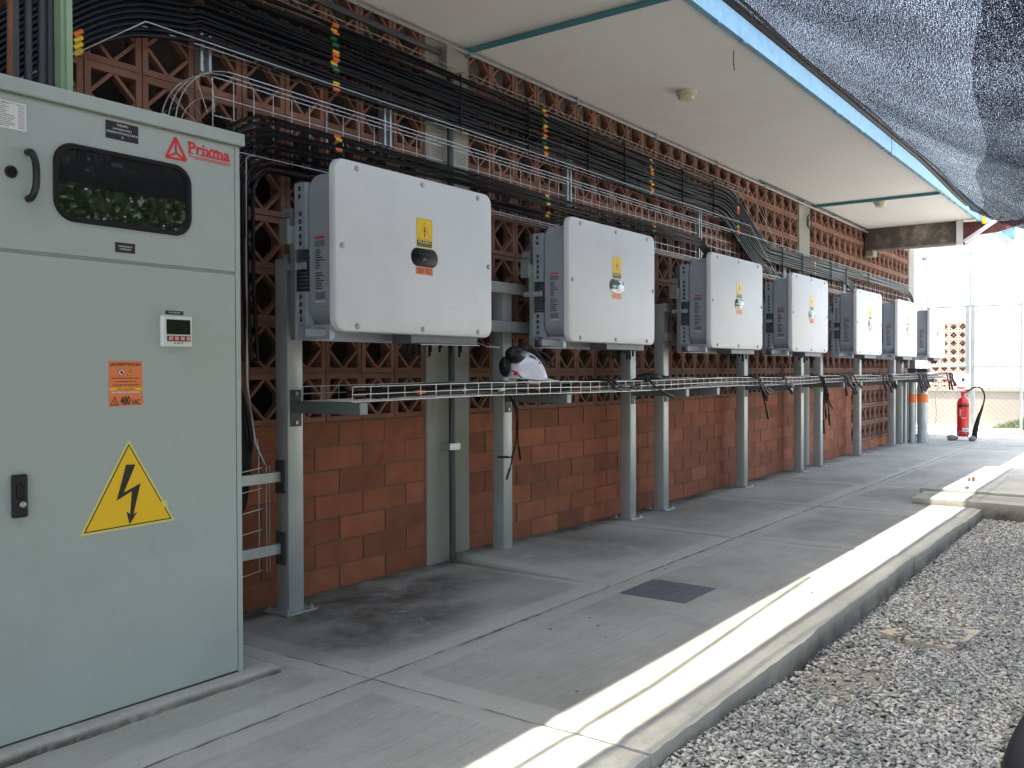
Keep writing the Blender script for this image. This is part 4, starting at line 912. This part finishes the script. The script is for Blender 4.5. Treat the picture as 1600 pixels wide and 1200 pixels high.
# black wrapped glove-like bundle
def lump(name, c, r3, m_, label, cat, seed=0, res=2, amp=.15, parent=None):
    bm = bmesh.new(); bmesh.ops.create_icosphere(bm, subdivisions=res+1, radius=1)
    rr = random.Random(seed); ws = [(Vector((rr.uniform(-1, 1), rr.uniform(-1, 1), rr.uniform(-1, 1)))*3, rr.uniform(0, 6)) for _ in range(6)]
    for v in bm.verts:
        s = 1+amp*sum(math.sin(v.co.dot(w_)+p_) for w_, p_ in ws)/2.2; v.co = Vector((c[0]+v.co.x*s*r3[0], c[1]+v.co.y*s*r3[1], c[2]+v.co.z*s*r3[2]))
    bm.verts.index_update(); mb = MB(); mb.add([v.co[:] for v in bm.verts], [[v.index for v in f.verts] for f in bm.faces]); bm.free()
    o = mb.build(name, m_, parent, smooth=True)
    return tag(o, label, cat) if parent is None else o
gt = thing('work_gloves', 'pair of black work gloves lying on the tray between the second and third inverters', 'gloves', (5.55, 2.82, .98))
lump('glove', (5.35, 2.78, 1.012), (.11, .06, .030), 'rubber_black', '', '', 3, 2, .18, gt); lump('glove', (5.60, 2.84, 1.00), (.17, .055, .022), 'rubber_black', '', '', 5, 2, .16, gt)
for k in range(4):
    q = MB(); q.tube(smoothpath([(5.26-.0*k, 2.74+.015*k, 1.01), (5.18, 2.70+.02*k, 1.005), (5.12-.02*k, 2.68+.02*k, .99)], 4), .011, 6); q.build('finger', 'rubber_black', gt, smooth=True)
q = MB(); q.tube(smoothpath([(5.15, 2.68, 1.0), (5.22, 2.665, .95), (5.36, 2.66, .905), (5.47, 2.66, .88)], 5), [.008]*10+[.012]*6, 6); q.build('strap', 'rubber_black', gt, smooth=True)

# ================================================================== HARD HAT
hh = thing('hard_hat', 'white hard hat with black ear muffs and goggles resting on the low wire tray', 'hard hat', (4.10, 2.85, .99))
HC = Vector((4.04, 2.84, 1.016)); tilt = R(3)
def hpt(l, wv, h):     # local hat frame: l forward, w sideways, h up; forward = +X and a little towards the viewer
    f = Vector((.66, -.75, 0)).normalized(); s = Vector((.75, .66, 0)).normalized()
    l2 = l*math.cos(tilt)+h*math.sin(tilt)*.6; h2 = -l*math.sin(tilt)+h*math.cos(tilt)
    return HC+f*l2+s*wv+Vector((0, 0, h2))
sh = MB(); NU, NV = 28, 12; vs = []
for j in range(NV+1):
    ph = (math.pi/2)*j/NV
    for i in range(NU):
        th = 2*math.pi*i/NU; rr = math.cos(ph)**.85 if j < NV else 0
        l_ = .118*rr*math.cos(th)-.034*math.sin(ph); w_ = .098*rr*math.sin(th); h_ = .140*math.sin(ph)**.95
        ridge = .006*max(0, 1-abs(w_)/.022)*(1 if h_ > .05 else 0)
        vs.append(hpt(l_, w_, h_+ridge))
fs = [(j*NU+i, j*NU+(i+1) % NU, (j+1)*NU+(i+1) % NU, (j+1)*NU+i) for j in range(NV) for i in range(NU)]
sh.add(vs, fs); mat('hat_white', (.75, .77, .82), .22, coat=.4); mat('hat_trim', (.02, .04, .10), .4)
sho = sh.build('shell', 'hat_white', hh, smooth=True)
bmz = MB(); vs = []
for ring_, (add, dz) in enumerate(((-.002, .004), (.012, -.002), (.014, -.006), (-.004, -.004))):
    for i in range(NU):
        th = 2*math.pi*i/NU; fr = max(0, math.cos(th)); pk = .075*fr**2 if ring_ in (1, 2) else 0
        vs.append(hpt((.118+add+pk)*math.cos(th), (.098+add+pk*.35)*math.sin(th), dz-(pk*.12)))
bmz.add(vs, [(r_*NU+i, r_*NU+(i+1) % NU, (r_+1)*NU+(i+1) % NU, (r_+1)*NU+i) for r_ in range(3) for i in range(NU)]); bmz.build('brim', 'hat_white', sho, smooth=True)
q = MB()
def surf(th, ph, o_=.004):
    th, ph = R(th), R(ph); rr = math.cos(ph)**.85; return hpt((.118+o_)*rr*math.cos(th)-.034*math.sin(ph), (.098+o_)*rr*math.sin(th), (.140+o_)*math.sin(ph)**.95)
q.add([surf(-62, 58), surf(-44, 57), surf(-34, 50), surf(-44, 44), surf(-50, 50), surf(-64, 49)], [(0, 1, 2, 3, 4, 5)]); q.add([surf(-42, 36), surf(-32, 37), surf(-36, 30)], [(0, 1, 2)])
q.build('emblem', 'hat_trim', sho)
em = MB(); em.v = []
c1 = hpt(-.075, -.105, .045); em2 = lump('ear_muff', hpt(-.125, -.075, .055), (.032, .030, .052), 'plastic_black', '', '', 2, 2, .05, hh)
lump('ear_muff', hpt(-.070, -.065, .120), (.066, .050, .046), 'plastic_black', '', '', 4, 2, .07, hh); lump('ear_muff', hpt(-.03, -.03, .165), (.030, .028, .022), 'rubber_black', '', '', 8, 2, .1, hh)
q = MB(); q.tube(smoothpath([hpt(-.12, -.075, .03), hpt(-.10, -.09, .10), hpt(-.05, -.07, .14), hpt(.02, -.01, .165), hpt(.06, .06, .13), hpt(.09, .10, .06), hpt(.11, .11, .02)], 6), .009, 8); q.build('headband', 'plastic_black', hh, smooth=True)
gg = MB(); gg.tube(smoothpath([hpt(.06, .08, .15), hpt(.10, .09, .14), hpt(.14, .08, .11), hpt(.15, .07, .075), hpt(.12, .06, .09), hpt(.08, .06, .12), hpt(.06, .08, .15)], 5), .006, 6); gg.build('goggles', 'plastic_black', hh, smooth=True)
q = MB(); q.tube(smoothpath([hpt(-.10, -.09, .04), hpt(-.06, -.10, .02), hpt(-.02, -.098, -.02), hpt(-.015, -.09, -.06)], 5), .004, 5); q.build('chin_strap', 'ink_grey', hh, smooth=True)
q = MB(); q.add([hpt(.0, -.07, -.01), hpt(.085, -.05, -.01), hpt(.05, -.06, -.055), hpt(.02, -.068, -.05)], [(0, 1, 2, 3)]); q.add([hpt(-.10, -.03, -.0), hpt(-.05, -.06, -.0), hpt(-.075, -.05, -.05), hpt(-.10, -.04, -.05)], [(0, 1, 2, 3)]); q.build('suspension', 'paper_white', hh)
q = MB(); q.cbox(hpt(-.07, -.102, .05).x-.006, hpt(-.07, -.102, .05).x+.010, hpt(-.07, -.102, .05).y-.01, hpt(-.07, -.102, .05).y+.01, hpt(-.07, -.1, .02).z-.008, hpt(-.07, -.1, .02).z+.012, .002); q.build('clip', 'logo_red', hh)

# ================================================================== CONDUITS, LIGHTS
t = thing('conduit', 'thin grey conduit running along the top of the wall under the ceiling', 'conduit', (4, 3.25, 2.84))
q = MB(); q.tube([(-2, 3.245, 2.862), (6, 3.245, 2.858), (9.6, 3.245, 2.852), (10.2, 3.22, 2.84), (14.6, 3.245, 2.85)], .012, 8); q.build('pipe', 'conduit_grey', t, smooth=True)
for x in np.arange(2.9, 14, 1.15):
    q = MB(); q.box(x, x+.02, 3.228, 3.279, 2.835, 2.883); q.build('clamp', 'galvanised', t)
t = thing('conduit', 'second dark conduit on the wall ending in an elbow box at the concrete pillar', 'conduit', (3.85, 3.24, 2.8))
q = MB(); q.tube([(-1, 3.245, 2.805), (3.80, 3.245, 2.790)], .016, 8); q.tube([(3.865, 3.225, 2.70), (3.872, 3.225, .01)], .018, 10); q.build('pipe', 'conduit_dark', t, smooth=True)
q = MB(); q.cbox(3.82, 3.90, 3.205, 3.266, 2.68, 2.83, .008); q.build('elbow_box', 'conduit_grey', t)
for z in (.62, 1.7):
    q = MB(); q.box(3.825, 3.915, 3.202, 3.2665, z, z+.035); q.build('clamp', 'galvanised', t)
t = thing('conduit', 'pair of thin cables running just below the ceiling at the far end of the wall', 'conduit', (12, 3.25, 2.87))
q = MB(); q.tube([(8.5, 3.225, 2.878), (10.1, 3.21, 2.872), (12.3, 3.215, 2.87)], .007, 6); q.build('wire', 'conduit_dark', t)
t = pipe('blue_conduit', [(4.06, 3.27, 2.872), (4.06, 1.93, 2.872)], .016, 'conduit_blue', 'blue painted conduit crossing the ceiling nearest the camera', 'conduit', 'blue conduits across the ceiling')
t = pipe('blue_conduit', [(10.2, 3.27, 2.872), (10.2, 1.93, 2.872)], .016, 'conduit_blue', 'farther blue painted conduit crossing the ceiling near the last ceiling light', 'conduit', 'blue conduits across the ceiling')
for i, (x, y) in enumerate(((5.54, 2.60), (10.45, 2.60))):
    t = thing('ceiling_light', ('nearer round cream ceiling light fitting, unlit', 'farther round cream ceiling light fitting, unlit')[i], 'ceiling light', (x, y, CEIL), 'round ceiling fittings')
    q = MB(); q.lathe([(.065, 0), (.065, -.02), (.058, -.026), (0, -.026)], (x, y, CEIL-.001), 'z', 24); q.build('base', 'lamp_cream', t, smooth=True)
    q = MB(); q.lathe([(.052, -.025), (.054, -.045), (.045, -.056), (.02, -.058), (.018, -.052), (0, -.052)], (x, y, CEIL), 'z', 24); q.build('lamp_holder', 'lamp_cream', t, smooth=True)
pipe('hanging_wire', smoothpath([(5.0, 2.05, CEIL), (4.99, 2.05, 2.83), (5.005, 2.05, 2.775)], 4), .0025, 'plastic_black', 'thin black wire end poking down from the ceiling', 'wire')
pipe('hanging_wire', smoothpath([(7.87, 1.885, 2.99), (7.87, 1.87, 2.9), (7.85, 1.87, 2.80)], 4), .0025, 'plastic_black', 'thin wire dangling over the blue roof edge', 'wire')
q = MB(); cq = (10.02, 3.24, 2.68)
for k in range(3): q.tube([(cq[0]+.09*math.cos(a_)*(1-.2*k), 3.24-.004*k, cq[2]+.07*math.sin(a_)*(1+.2*k)) for a_ in np.linspace(0, 6.2, 16)], .004, 5)
q.tube([(10.12, 3.245, 2.86), (10.08, 3.24, 2.75)], .004, 5); tag(q.build('wire_coil', 'conduit_dark'), 'small dark coil of spare wire on the second pillar', 'wire')

# ================================================================== SHADE NET
def net_z(x, y):
    d = max(0, 1.60-y); sag = .065*sst(7.4, 9.6, x)
    z = 2.692-sag*(1-min(1, d/1.2))-.62*d+.10*min(d, 2)**2 + .018*math.sin(x*1.9+1)*min(1, d*1.4)+.004*math.sin(x*4.7+y*3)*min(1, d*2)
    zc_ = 2.17+.02*math.sin(x*1.7); k_ = .12; h_ = max(0, min(1, .5+.5*(z-zc_)/k_)); return zc_*(1-h_)+z*h_+k_*h_*(1-h_)+.21*max(0, -y)
def net(name, xa, xb, ya, yb, nx, ny, mname, lift=0., edge=None):
    vs = []; uv = []
    for j in range(ny+1):
        for i in range(nx+1):
            x = xa+(xb-xa)*i/nx; y = yb+(ya-yb)*j/ny
            if i == nx: x += .10*math.sin(y*5)+.05*math.sin(y*11)
            if edge: x, y = edge(x, y, i, j)
            z = net_z(x, y)+lift
            if i == nx: z -= .03
            vs.append((x, y, z)); uv.append((x, y))
    W_ = nx+1; fs = [(j*W_+i, j*W_+i+1, (j+1)*W_+i+1, (j+1)*W_+i) for j in range(ny) for i in range(nx)]
    me = bpy.data.meshes.new(name); me.from_pydata(vs, [], fs); u = me.uv_layers.new(name='UVMap'); u.data.foreach_set('uv', [c for l in me.loops for c in uv[l.vertex_index]])
    for p in me.polygons: p.use_smooth = True
    me.materials.append(M[mname]); o = bpy.data.objects.new(name, me); col.objects.link(o); return o
nt_ = thing('shade_net', 'black knitted shade net stretched above the gravel from the blue roof edge', 'shade net', (3, 0, 2.4))
for nm, args in (('net_sheet', (-4.5, 9.75, -1.7, 1.60, 110, 50, 'shade_net')), ('net_backing', (-4.5, 9.75, -1.7, 1.60, 110, 50, 'shade_net', .005)), ('net_overlap', (2.2, 9.6, -1.6, .42, 60, 30, 'shade_net_overlap', -.02, lambda x, y, i, j: (x, .155*x+.03*math.sin(x*2)+(-1.6-.155*x)*j/30)))):
    random.seed(5); o = net(nm, *args)
    for v in o.data.vertices: v.co -= nt_.location
    o.parent = nt_
q = MB(); xs2 = [(-4.5+.15*k) for k in range(96)]
q.tube([(x, 1.60, net_z(x, 1.60)) for x in xs2 if x < 9.75], .018, 6); q.tube([(x, 1.51+.01*math.sin(x*3), net_z(x, 1.51)-.006) for x in xs2 if x < 9.75], .007, 6)
q.build('hem_rope', 'rubber_black', nt_, smooth=True)
q = MB(); q.tube([(-3, 1.76, 2.93), (2.0, 1.765, 2.90), (3.9, 1.86, 2.96)], 0.012, 6)  # unseen line added to cast a thin streak along the sun strip
for x in (.4, 1.9, 7.9): q.tube([(x, 1.90, 2.985), (x+.05, 1.75, 2.92), (x+.1, 1.605, net_z(x+.1, 1.60))], .0025, 4)
q.build('shadow_guy_line', 'conduit_dark', nt_)

# ================================================================== PATH OBJECTS
ac = thing('access_cover', 'square dark iron access cover set in the concrete path', 'access cover', (3.94, 1.94, 0))
q = MB(); q.cbox(3.775, 4.10, 1.785, 2.10, -.004, .005, .002); q.build('lid', 'cast_iron', ac)
q = MB(); n = 28; vs = [];
for rr, zz in ((.088, .0052), (.086, .008), (.080, .008), (.078, .0052)):
    for k in range(n): a_ = 2*math.pi*k/n; vs.append((3.94+rr*math.cos(a_), 1.94+rr*math.sin(a_), zz))
q.add(vs, [(i*n+k, i*n+(k+1) % n, (i+1)*n+(k+1) % n, (i+1)*n+k) for i in range(3) for k in range(n)])
for k in range(4): q.box(3.885, 3.995, 1.90+k*.024, 1.908+k*.024, .005, .0075)
q.build('cast_emblem', 'cast_iron', ac)
q = MB()
for a in ((3.765, 3.774, 1.775, 2.11), (4.101, 4.11, 1.775, 2.11)): q.box(*a, -.003, .004)
for a in ((3.774, 4.101, 1.775, 1.784), (3.774, 4.101, 2.101, 2.11)): q.box(*a, -.003, .004)
q.build('frame', 'cast_iron', ac)
def litter():
    for k in range(48):
        x = random.uniform(2.2, 9.5); y = random.uniform(1.25, 3.15)
        if k % 4 == 0: x = random.uniform(2.2, 4.5); y = random.uniform(1.5, 2.9)
        q = MB(); s = random.uniform(.003, .009); a = random.random()*6
        pts = [(x+s*math.cos(a+t_)*random.uniform(.6, 1.4)*(1.6 if j % 2 else .7), y+s*math.sin(a+t_)*random.uniform(.6, 1.2), .004+random.random()*.002) for j, t_ in enumerate(np.linspace(0, 6.28, 7)[:-1])]
        q.add(pts+[(x, y, .004+s*.5)], [(j, (j+1) % 6, 6) for j in range(6)]+[(5, 4, 3, 2, 1, 0)])
        tag(q.build('fallen_leaf', 'leaf_dry'), 'tiny dark scrap of dry leaf lying on the concrete path', 'leaf', 'leaf scraps on the path')
litter()
q = MB(); q.tube([(8.758, 1.40, .07), (8.76, 1.40, .115)], .012, 8); q.tube([(8.76, 1.435, .07), (8.76, 1.433, .105)], .010, 8); tag(q.build('anchor_bolt', 'rust_pipe'), 'pair of short rusty bolt stubs sticking out of the raised slab', 'bolt')
q = lump('stone', (8.2, 1.36, .085), (.025, .02, .014), 'rock', 'small loose stone on the raised slab', 'stone', 4, 1, .2)
# buried concrete piece
q = MB(); P8 = [(4.20, 1.05), (4.42, .93), (4.47, .68), (4.28, .70), (4.11, .74), (4.13, .92)]
q.loft(poly(P8), [(0, -.127), (0, -.104)], axis='z'); mat('rubble_concrete', (.40, .35, .28), .9, var=.2, vscale=12, bump=.5, bscale=50); tag(q.build('concrete_slab', 'rubble_concrete'), 'broken flat piece of concrete half buried in the gravel', 'concrete piece')
chips_on = chips('gravel_scatter', 160, (4.13, 4.40), (.72, .98), (.010, .018), z0=-.099, jit=.002); tag(chips_on, 'loose gravel chips scattered over the buried concrete piece', 'gravel', kind='stuff')
for (a, b_) in (((2.75, .85), (2.85, .80)), ((5.05, .95), (5.0, .86)), ((4.60, .62), (4.68, .60))):
    q = MB(); q.tube([(a[0], a[1], -.10), ((a[0]+b_[0])/2, (a[1]+b_[1])/2, -.094), (b_[0], b_[1], -.10)], .003, 5); tag(q.build('twig', 'stick'), 'pale dry twig lying on the gravel', 'twig', 'dry twigs on the gravel')

lump('dark_lump', (3.05, .265, -.06), (.62, .13, .05), 'rubber_black', 'dark low lump lying on the gravel at the lower right corner', 'bag', 21, 2, .10)  # unidentified dark shape, modelled as a low lump
# ================================================================== FAR END
# galvanised pipes with orange band
for i, (x, y, r_, lb) in enumerate(((13.92, 3.02, .048, 'thinner galvanised riser pipe with an orange band, left of the pair'), (14.0, 2.90, .072, 'thicker galvanised riser pipe with an orange band, right of the pair'), (13.80, 3.09, .025, 'thin grey riser pipe against the wall beside the banded pipes'))):
    t = thing('riser_pipe', lb, 'pipe', (x, y, 0), 'riser pipes at the far end')
    q = MB(); q.tube([(x, y, 0.001), (x, y, 1.01)], r_, 20); q.build('pipe', 'galvanised', t, smooth=True)
    if i < 2: q = MB(); q.tube([(x, y, .58), (x, y, .70)], r_+.002, 20); q.build('band', 'tape_orange', t, smooth=True)
    if i < 2: q = MB(); q.cbox(x-r_-.02, x+r_+.05, y-r_-.01, y+r_, 1.01, 1.07, .01); q.build('cap_box', 'conduit_dark', t)
t = thing('fire_extinguisher', 'red fire extinguisher with a long black hose and horn, standing near the gate', 'fire extinguisher', (14.86, 2.52, 0))
ex, ey = 14.86, 2.52
q = MB(); q.lathe([(.070, 0.012), (.084, .03), (.086, .06), (.086, .50), (.080, .545), (.055, .585), (.030, .60), (.026, .63), (0, .63)], (ex, ey, .045), 'z', 28); eb = q.build('cylinder', 'extinguisher_red', t, smooth=True)
q = MB(); q.lathe([(.028, .0), (.028, .05), (.018, .055), (0, .055)], (ex, ey, .675), 'z', 14); q.bar((ex, ey-.02, .735), (ex+.02, ey-.10, .755), .018, .010); q.bar((ex, ey, .715), (ex+.02, ey-.09, .712), .018, .010); q.build('valve', 'logo_red', t, smooth=False)
def hose_pt(dy, z): return (ex+.02, ey+dy, z)
q = MB(); q.tube(smoothpath([hose_pt(-.02, .70), hose_pt(-.08, .74), hose_pt(-.16, .79), hose_pt(-.24, .77), hose_pt(-.285, .66), hose_pt(-.265, .52)], 6), .011, 8); q.build('hose', 'rubber_black', t, smooth=True)
q = MB(); q.tube(smoothpath([hose_pt(-.265, .53), hose_pt(-.24, .44), hose_pt(-.20, .32), hose_pt(-.165, .15), hose_pt(-.145, .03)], 5), [.012, .014, .015, .016, .018, .019, .020, .022, .024, .026, .028, .030, .032, .034, .036, .037, .038, .039, .040, .040, .040][:21], 12); q.build('horn', 'rubber_black', t, smooth=True)
def wrapped(z0, z1, a0, a1, m_, nm, r_=.0868):
    q = MB(); n = 8; vs = [(ex+r_*math.cos(R(a0+(a1-a0)*k/n)), ey+r_*math.sin(R(a0+(a1-a0)*k/n)), z) for z in (z0, z1) for k in range(n+1)]
    q.add(vs, [(k, k+1, n+2+k, n+1+k) for k in range(n)]); return q.build(nm, m_, eb, fixn=False)
wrapped(.495, .535, 150, 260, 'ink_black', 'black_band'); wrapped(.13, .185, 185, 250, 'paper_white', 'label'); wrapped(.36, .47, 158, 175, 'faded_orange', 'pictogram'); wrapped(.32, .345, 178, 192, 'faded_orange', 'pictogram'); wrapped(.32, .345, 202, 216, 'faded_orange', 'pictogram'); wrapped(.148, .165, 200, 238, 'ink_grey', 'label_print', .0874)
q = MB(); q.tube([(ex-.04, ey+.09, .001), (ex-.09, ey+.03, .14), (ex-.09, ey-.04, .14), (ex-.04, ey-.10, .001)], .004, 5); q.build('stand', 'wire_zinc', t)
lump('rock', (14.80, 2.66, .035), (.10, .07, .045), 'rock', 'grey rock wedged against the left side of the fire extinguisher', 'rock', 11, 2, .18); lump('rock', (14.80, 2.38, .032), (.07, .05, .038), 'rock', 'smaller dark rock wedged against the right side of the fire extinguisher', 'rock', 12, 2, .18)
# gate
gt_ = thing('gate', 'galvanised chain link gate closing the far end of the passage', 'gate', (16.8, 2.7, 0)); GX = 16.8
def frame_tube(pts, r_=.022): q.tube(pts, r_, 8)
q = MB()
for y in (2.71, 2.775): frame_tube([(GX, y, .0), (GX, y, 2.13)], .024)
frame_tube([(GX, 2.74, 2.1), (GX, 2.745, 3.0)], .022); q.cbox(GX-.03, GX+.03, 2.66, 2.80, 2.99, 3.02, .004); q.build('centre_post', 'galvanised', gt_, smooth=True)
for (ya, yb, lab) in ((1.99, 2.69, 'leaf_frame'), (2.795, 4.3, 'leaf_frame')):
    q = MB()
    for z in (.055, 1.105, 2.11): frame_tube([(GX, ya, z), (GX, yb, z)])
    for y in (ya, yb): frame_tube([(GX, y, .035), (GX, y, 2.13)])
    lf = q.build(lab, 'galvanised', gt_, smooth=True)
    ch = MB(); s = .085; H_ = 2.05; W0 = yb-ya
    for sg in (1, -1):
        k = -H_
        while k < W0:
            y0_, z0_ = k, 0.; y1_, z1_ = k+H_, H_
            if y0_ < 0: z0_ += -y0_; y0_ = 0
            if y1_ > W0: z1_ -= y1_-W0; y1_ = W0
            if z1_ > z0_+.02:
                f_ = (lambda v: ya+v) if sg == 1 else (lambda v: yb-v); ch.tube([(GX+.004*sg, f_(y0_), z0_+.06), (GX+.004*sg, f_(y1_), z1_+.06)], .0036, 4)
            k += s
    ch.build('chain_link', 'fence_wire', lf)
fp = thing('fence_panel', 'small chain link panel with a wire frame above the wall end', 'fence', (15.4, 3.3, 2))
q = MB()
for a, b_ in (((15.9, 3.60, 2.12), (15.9, 3.22, 2.12)), ((15.9, 3.60, 2.70), (15.9, 3.19, 2.70)), ((15.9, 3.22, 2.70), (15.9, 3.22, 2.05))): q.tube([a, b_], .008, 6)
q.build('panel_frame', 'galvanised', fp)
ch = MB()
for k in range(-8, 8):
    for sg in (1, -1):
        y0_ = 3.22+k*.075; 
        pts = [(15.9+.002*sg, y0_+sg*(0 if sg == 1 else -.6)*1+sg*t_*.6*1.0, 2.05+t_*.62) for t_ in np.linspace(0, 1, 13)]
        pts = [p for p in pts if 3.22 <= p[1] <= 3.62]
        if len(pts) > 1: ch.tube([pts[0], pts[-1]], .003, 4)
ch.build('chain_link', 'fence_wire', fp)
ps = MB(); vs = []
for j in range(13):
    for i in range(9):
        t_ = j/12; wv = .05+.17*sst(0, .5, t_)+.02*math.sin(j); vs.append((16.0+.035*math.sin(i*2.1+j*.5), 3.30-.02*t_+(i/8-.5)*wv+.01*math.sin(j*1.3), 2.86-.85*t_))
ps.add(vs, [(j*9+i, j*9+i+1, (j+1)*9+i+1, (j+1)*9+i) for j in range(12) for i in range(8)]); tag(ps.build('plastic_sheet', 'clear_plastic', smooth=True), 'crumpled translucent plastic sheet hanging by the wall end', 'plastic sheet')
q = MB(); q.tube([(15.2, 3.33, 2.87), (15.9, 3.28, 2.86), (16.0, 3.05, 2.86)], .012, 6); q.cbox(15.88, 15.95, 3.24, 3.32, 2.82, 2.90, .01); tag(q.build('flood_light', 'conduit_grey'), 'small grey fitting on a bent conduit at the wall end', 'light fitting')
q = MB(); q.box(18.0, 18.5, 3.75, 4.5, 0, 2.55); 
tag(q.build('water_tank', 'hat_trim'), 'dark blue tank beyond the chain link at the wall end', 'tank') if False else None
sg = thing('notice_sign', 'small white notice with a red lower edge hanging on the gate post above the extinguisher', 'sign', (16.75, 2.84, .9))
q = MB(); q.cbox(16.745, 16.755, 2.755, 2.985, .72, .975, .002); so_ = q.build('board', 'white_wall', sg)
q = MB(); n = 10; q.add([(16.742, 2.78+.18*k/n, .755) for k in range(n+1)]+[(16.742, 2.78+.18*k/n, .755-.03*math.sin(math.pi*k/n)) for k in range(n+1)], [(k, k+1, n+2+k, n+1+k) for k in range(n)]); q.build('red_arc', 'logo_red', so_)
q = MB(); q.box(16.742, 16.744, 2.91, 2.945, .865, .90); q.build('pictogram', 'faded_orange', so_); q = MB(); q.box(16.742, 16.744, 2.815, 2.86, .855, .905); q.build('pictogram', 'hat_trim', so_)
# grass by the low wall
def grass(name, n, xr, yr, h, label, z0=-.05, kind='stuff'):
    mb = MB()
    for k in range(n):
        x = random.uniform(*xr); y = yr[0]+(yr[1]-yr[0])*(1-random.random()**.6) if n > 900 else random.uniform(*yr); a = random.random()*6; hh_ = h*random.uniform(.25, 1)*(1.2-(y-yr[0])/(yr[1]-yr[0])); w_ = .008
        d = Vector((math.cos(a), math.sin(a), 0)); p = Vector((x, y, z0)); l_ = Vector((random.uniform(-1, 1), random.uniform(-1, 1), 0))*hh_*.5
        mb.add([p-d*w_, p+d*w_, p+l_*.4+Vector((0, 0, hh_*.6))+d*w_*.7, p+l_+Vector((0, 0, hh_)), p+l_*.4+Vector((0, 0, hh_*.6))-d*w_*.7], [(0, 1, 2, 3, 4)])
    return tag(mb.build(name, 'leaf_green', fixn=False), label, 'grass', kind=kind)
grass('grass', 1500, (18.6, 19.7), (1.8, 2.75), .30, 'sunlit green grass growing in front of the low wall behind the gate')
grass('grass_tuft', 500, (17.0, 18.6), (1.3, 2.4), .08, 'short sunlit grass on the ground behind the gate')
pt = thing('dry_plant', 'small dry plant growing beside the galvanised pipes', 'plant', (15.6, 3.05, 0))
q = MB(); q.tube(smoothpath([(15.6, 3.05, 0), (15.6, 3.03, .35), (15.6, 3.04, .62), (15.6, 2.98, .86)], 5), .005, 5); q.build('stem', 'stick', pt)
q = MB()
for k in range(40):
    c = Vector((15.6, 2.99, .82))+Vector((random.gauss(0, .05), random.gauss(0, .07), random.gauss(0, .05))); a = random.random()*6; d = Vector((.03*math.cos(a), .03*math.sin(a), random.uniform(-.03, .02))); s = Vector((-d.y, d.x, 0))*.3
    q.add([c, c+d*.5+s, c+d, c+d*.5-s], [(0, 1, 2, 3)])
q.build('leaves', 'leaf_dry', pt, fixn=False)

# hedge on the far side of the gravel (seen mirrored in the cabinet window)
def hedge(x0, x1, y0, y1, h, n):
    t = thing('hedge', 'leafy green hedge on the open side of the yard, mirrored in the cabinet window', 'hedge', ((x0+x1)/2, y0, -.15))
    V = []; Fs = []
    c = np.stack([rng.uniform(x0, x1, n), rng.uniform(y0, y1, n), -.1+(h+.1)*rng.uniform(0, 1, n)**.8*(1+.12*np.sin(rng.uniform(0, 6, n)))], 1)
    mb = MB(); s = .085
    for k in range(n):
        a = Vector(rng.normal(0, 1, 3)).normalized(); b_ = a.orthogonal().normalized(); p = Vector(c[k]); q_ = s*random.uniform(.6, 1.4)
        mb.add([p-a*q_, p+b_*q_*.45, p+a*q_, p-b_*q_*.45], [(0, 1, 2, 3)])
    mb.build('foliage', 'hedge_green', t, fixn=False)
    tr = MB()
    for x in np.arange(x0+.4, x1, .9): tr.tube([(x, (y0+y1)/2, -.15), (x+.1, (y0+y1)/2, h*.7)], [.03, .012], 6)
    tr.build('stems', 'rust_pipe', t)
hedge(-6, 14, -8.8, -7.0, 4.4, 85000)
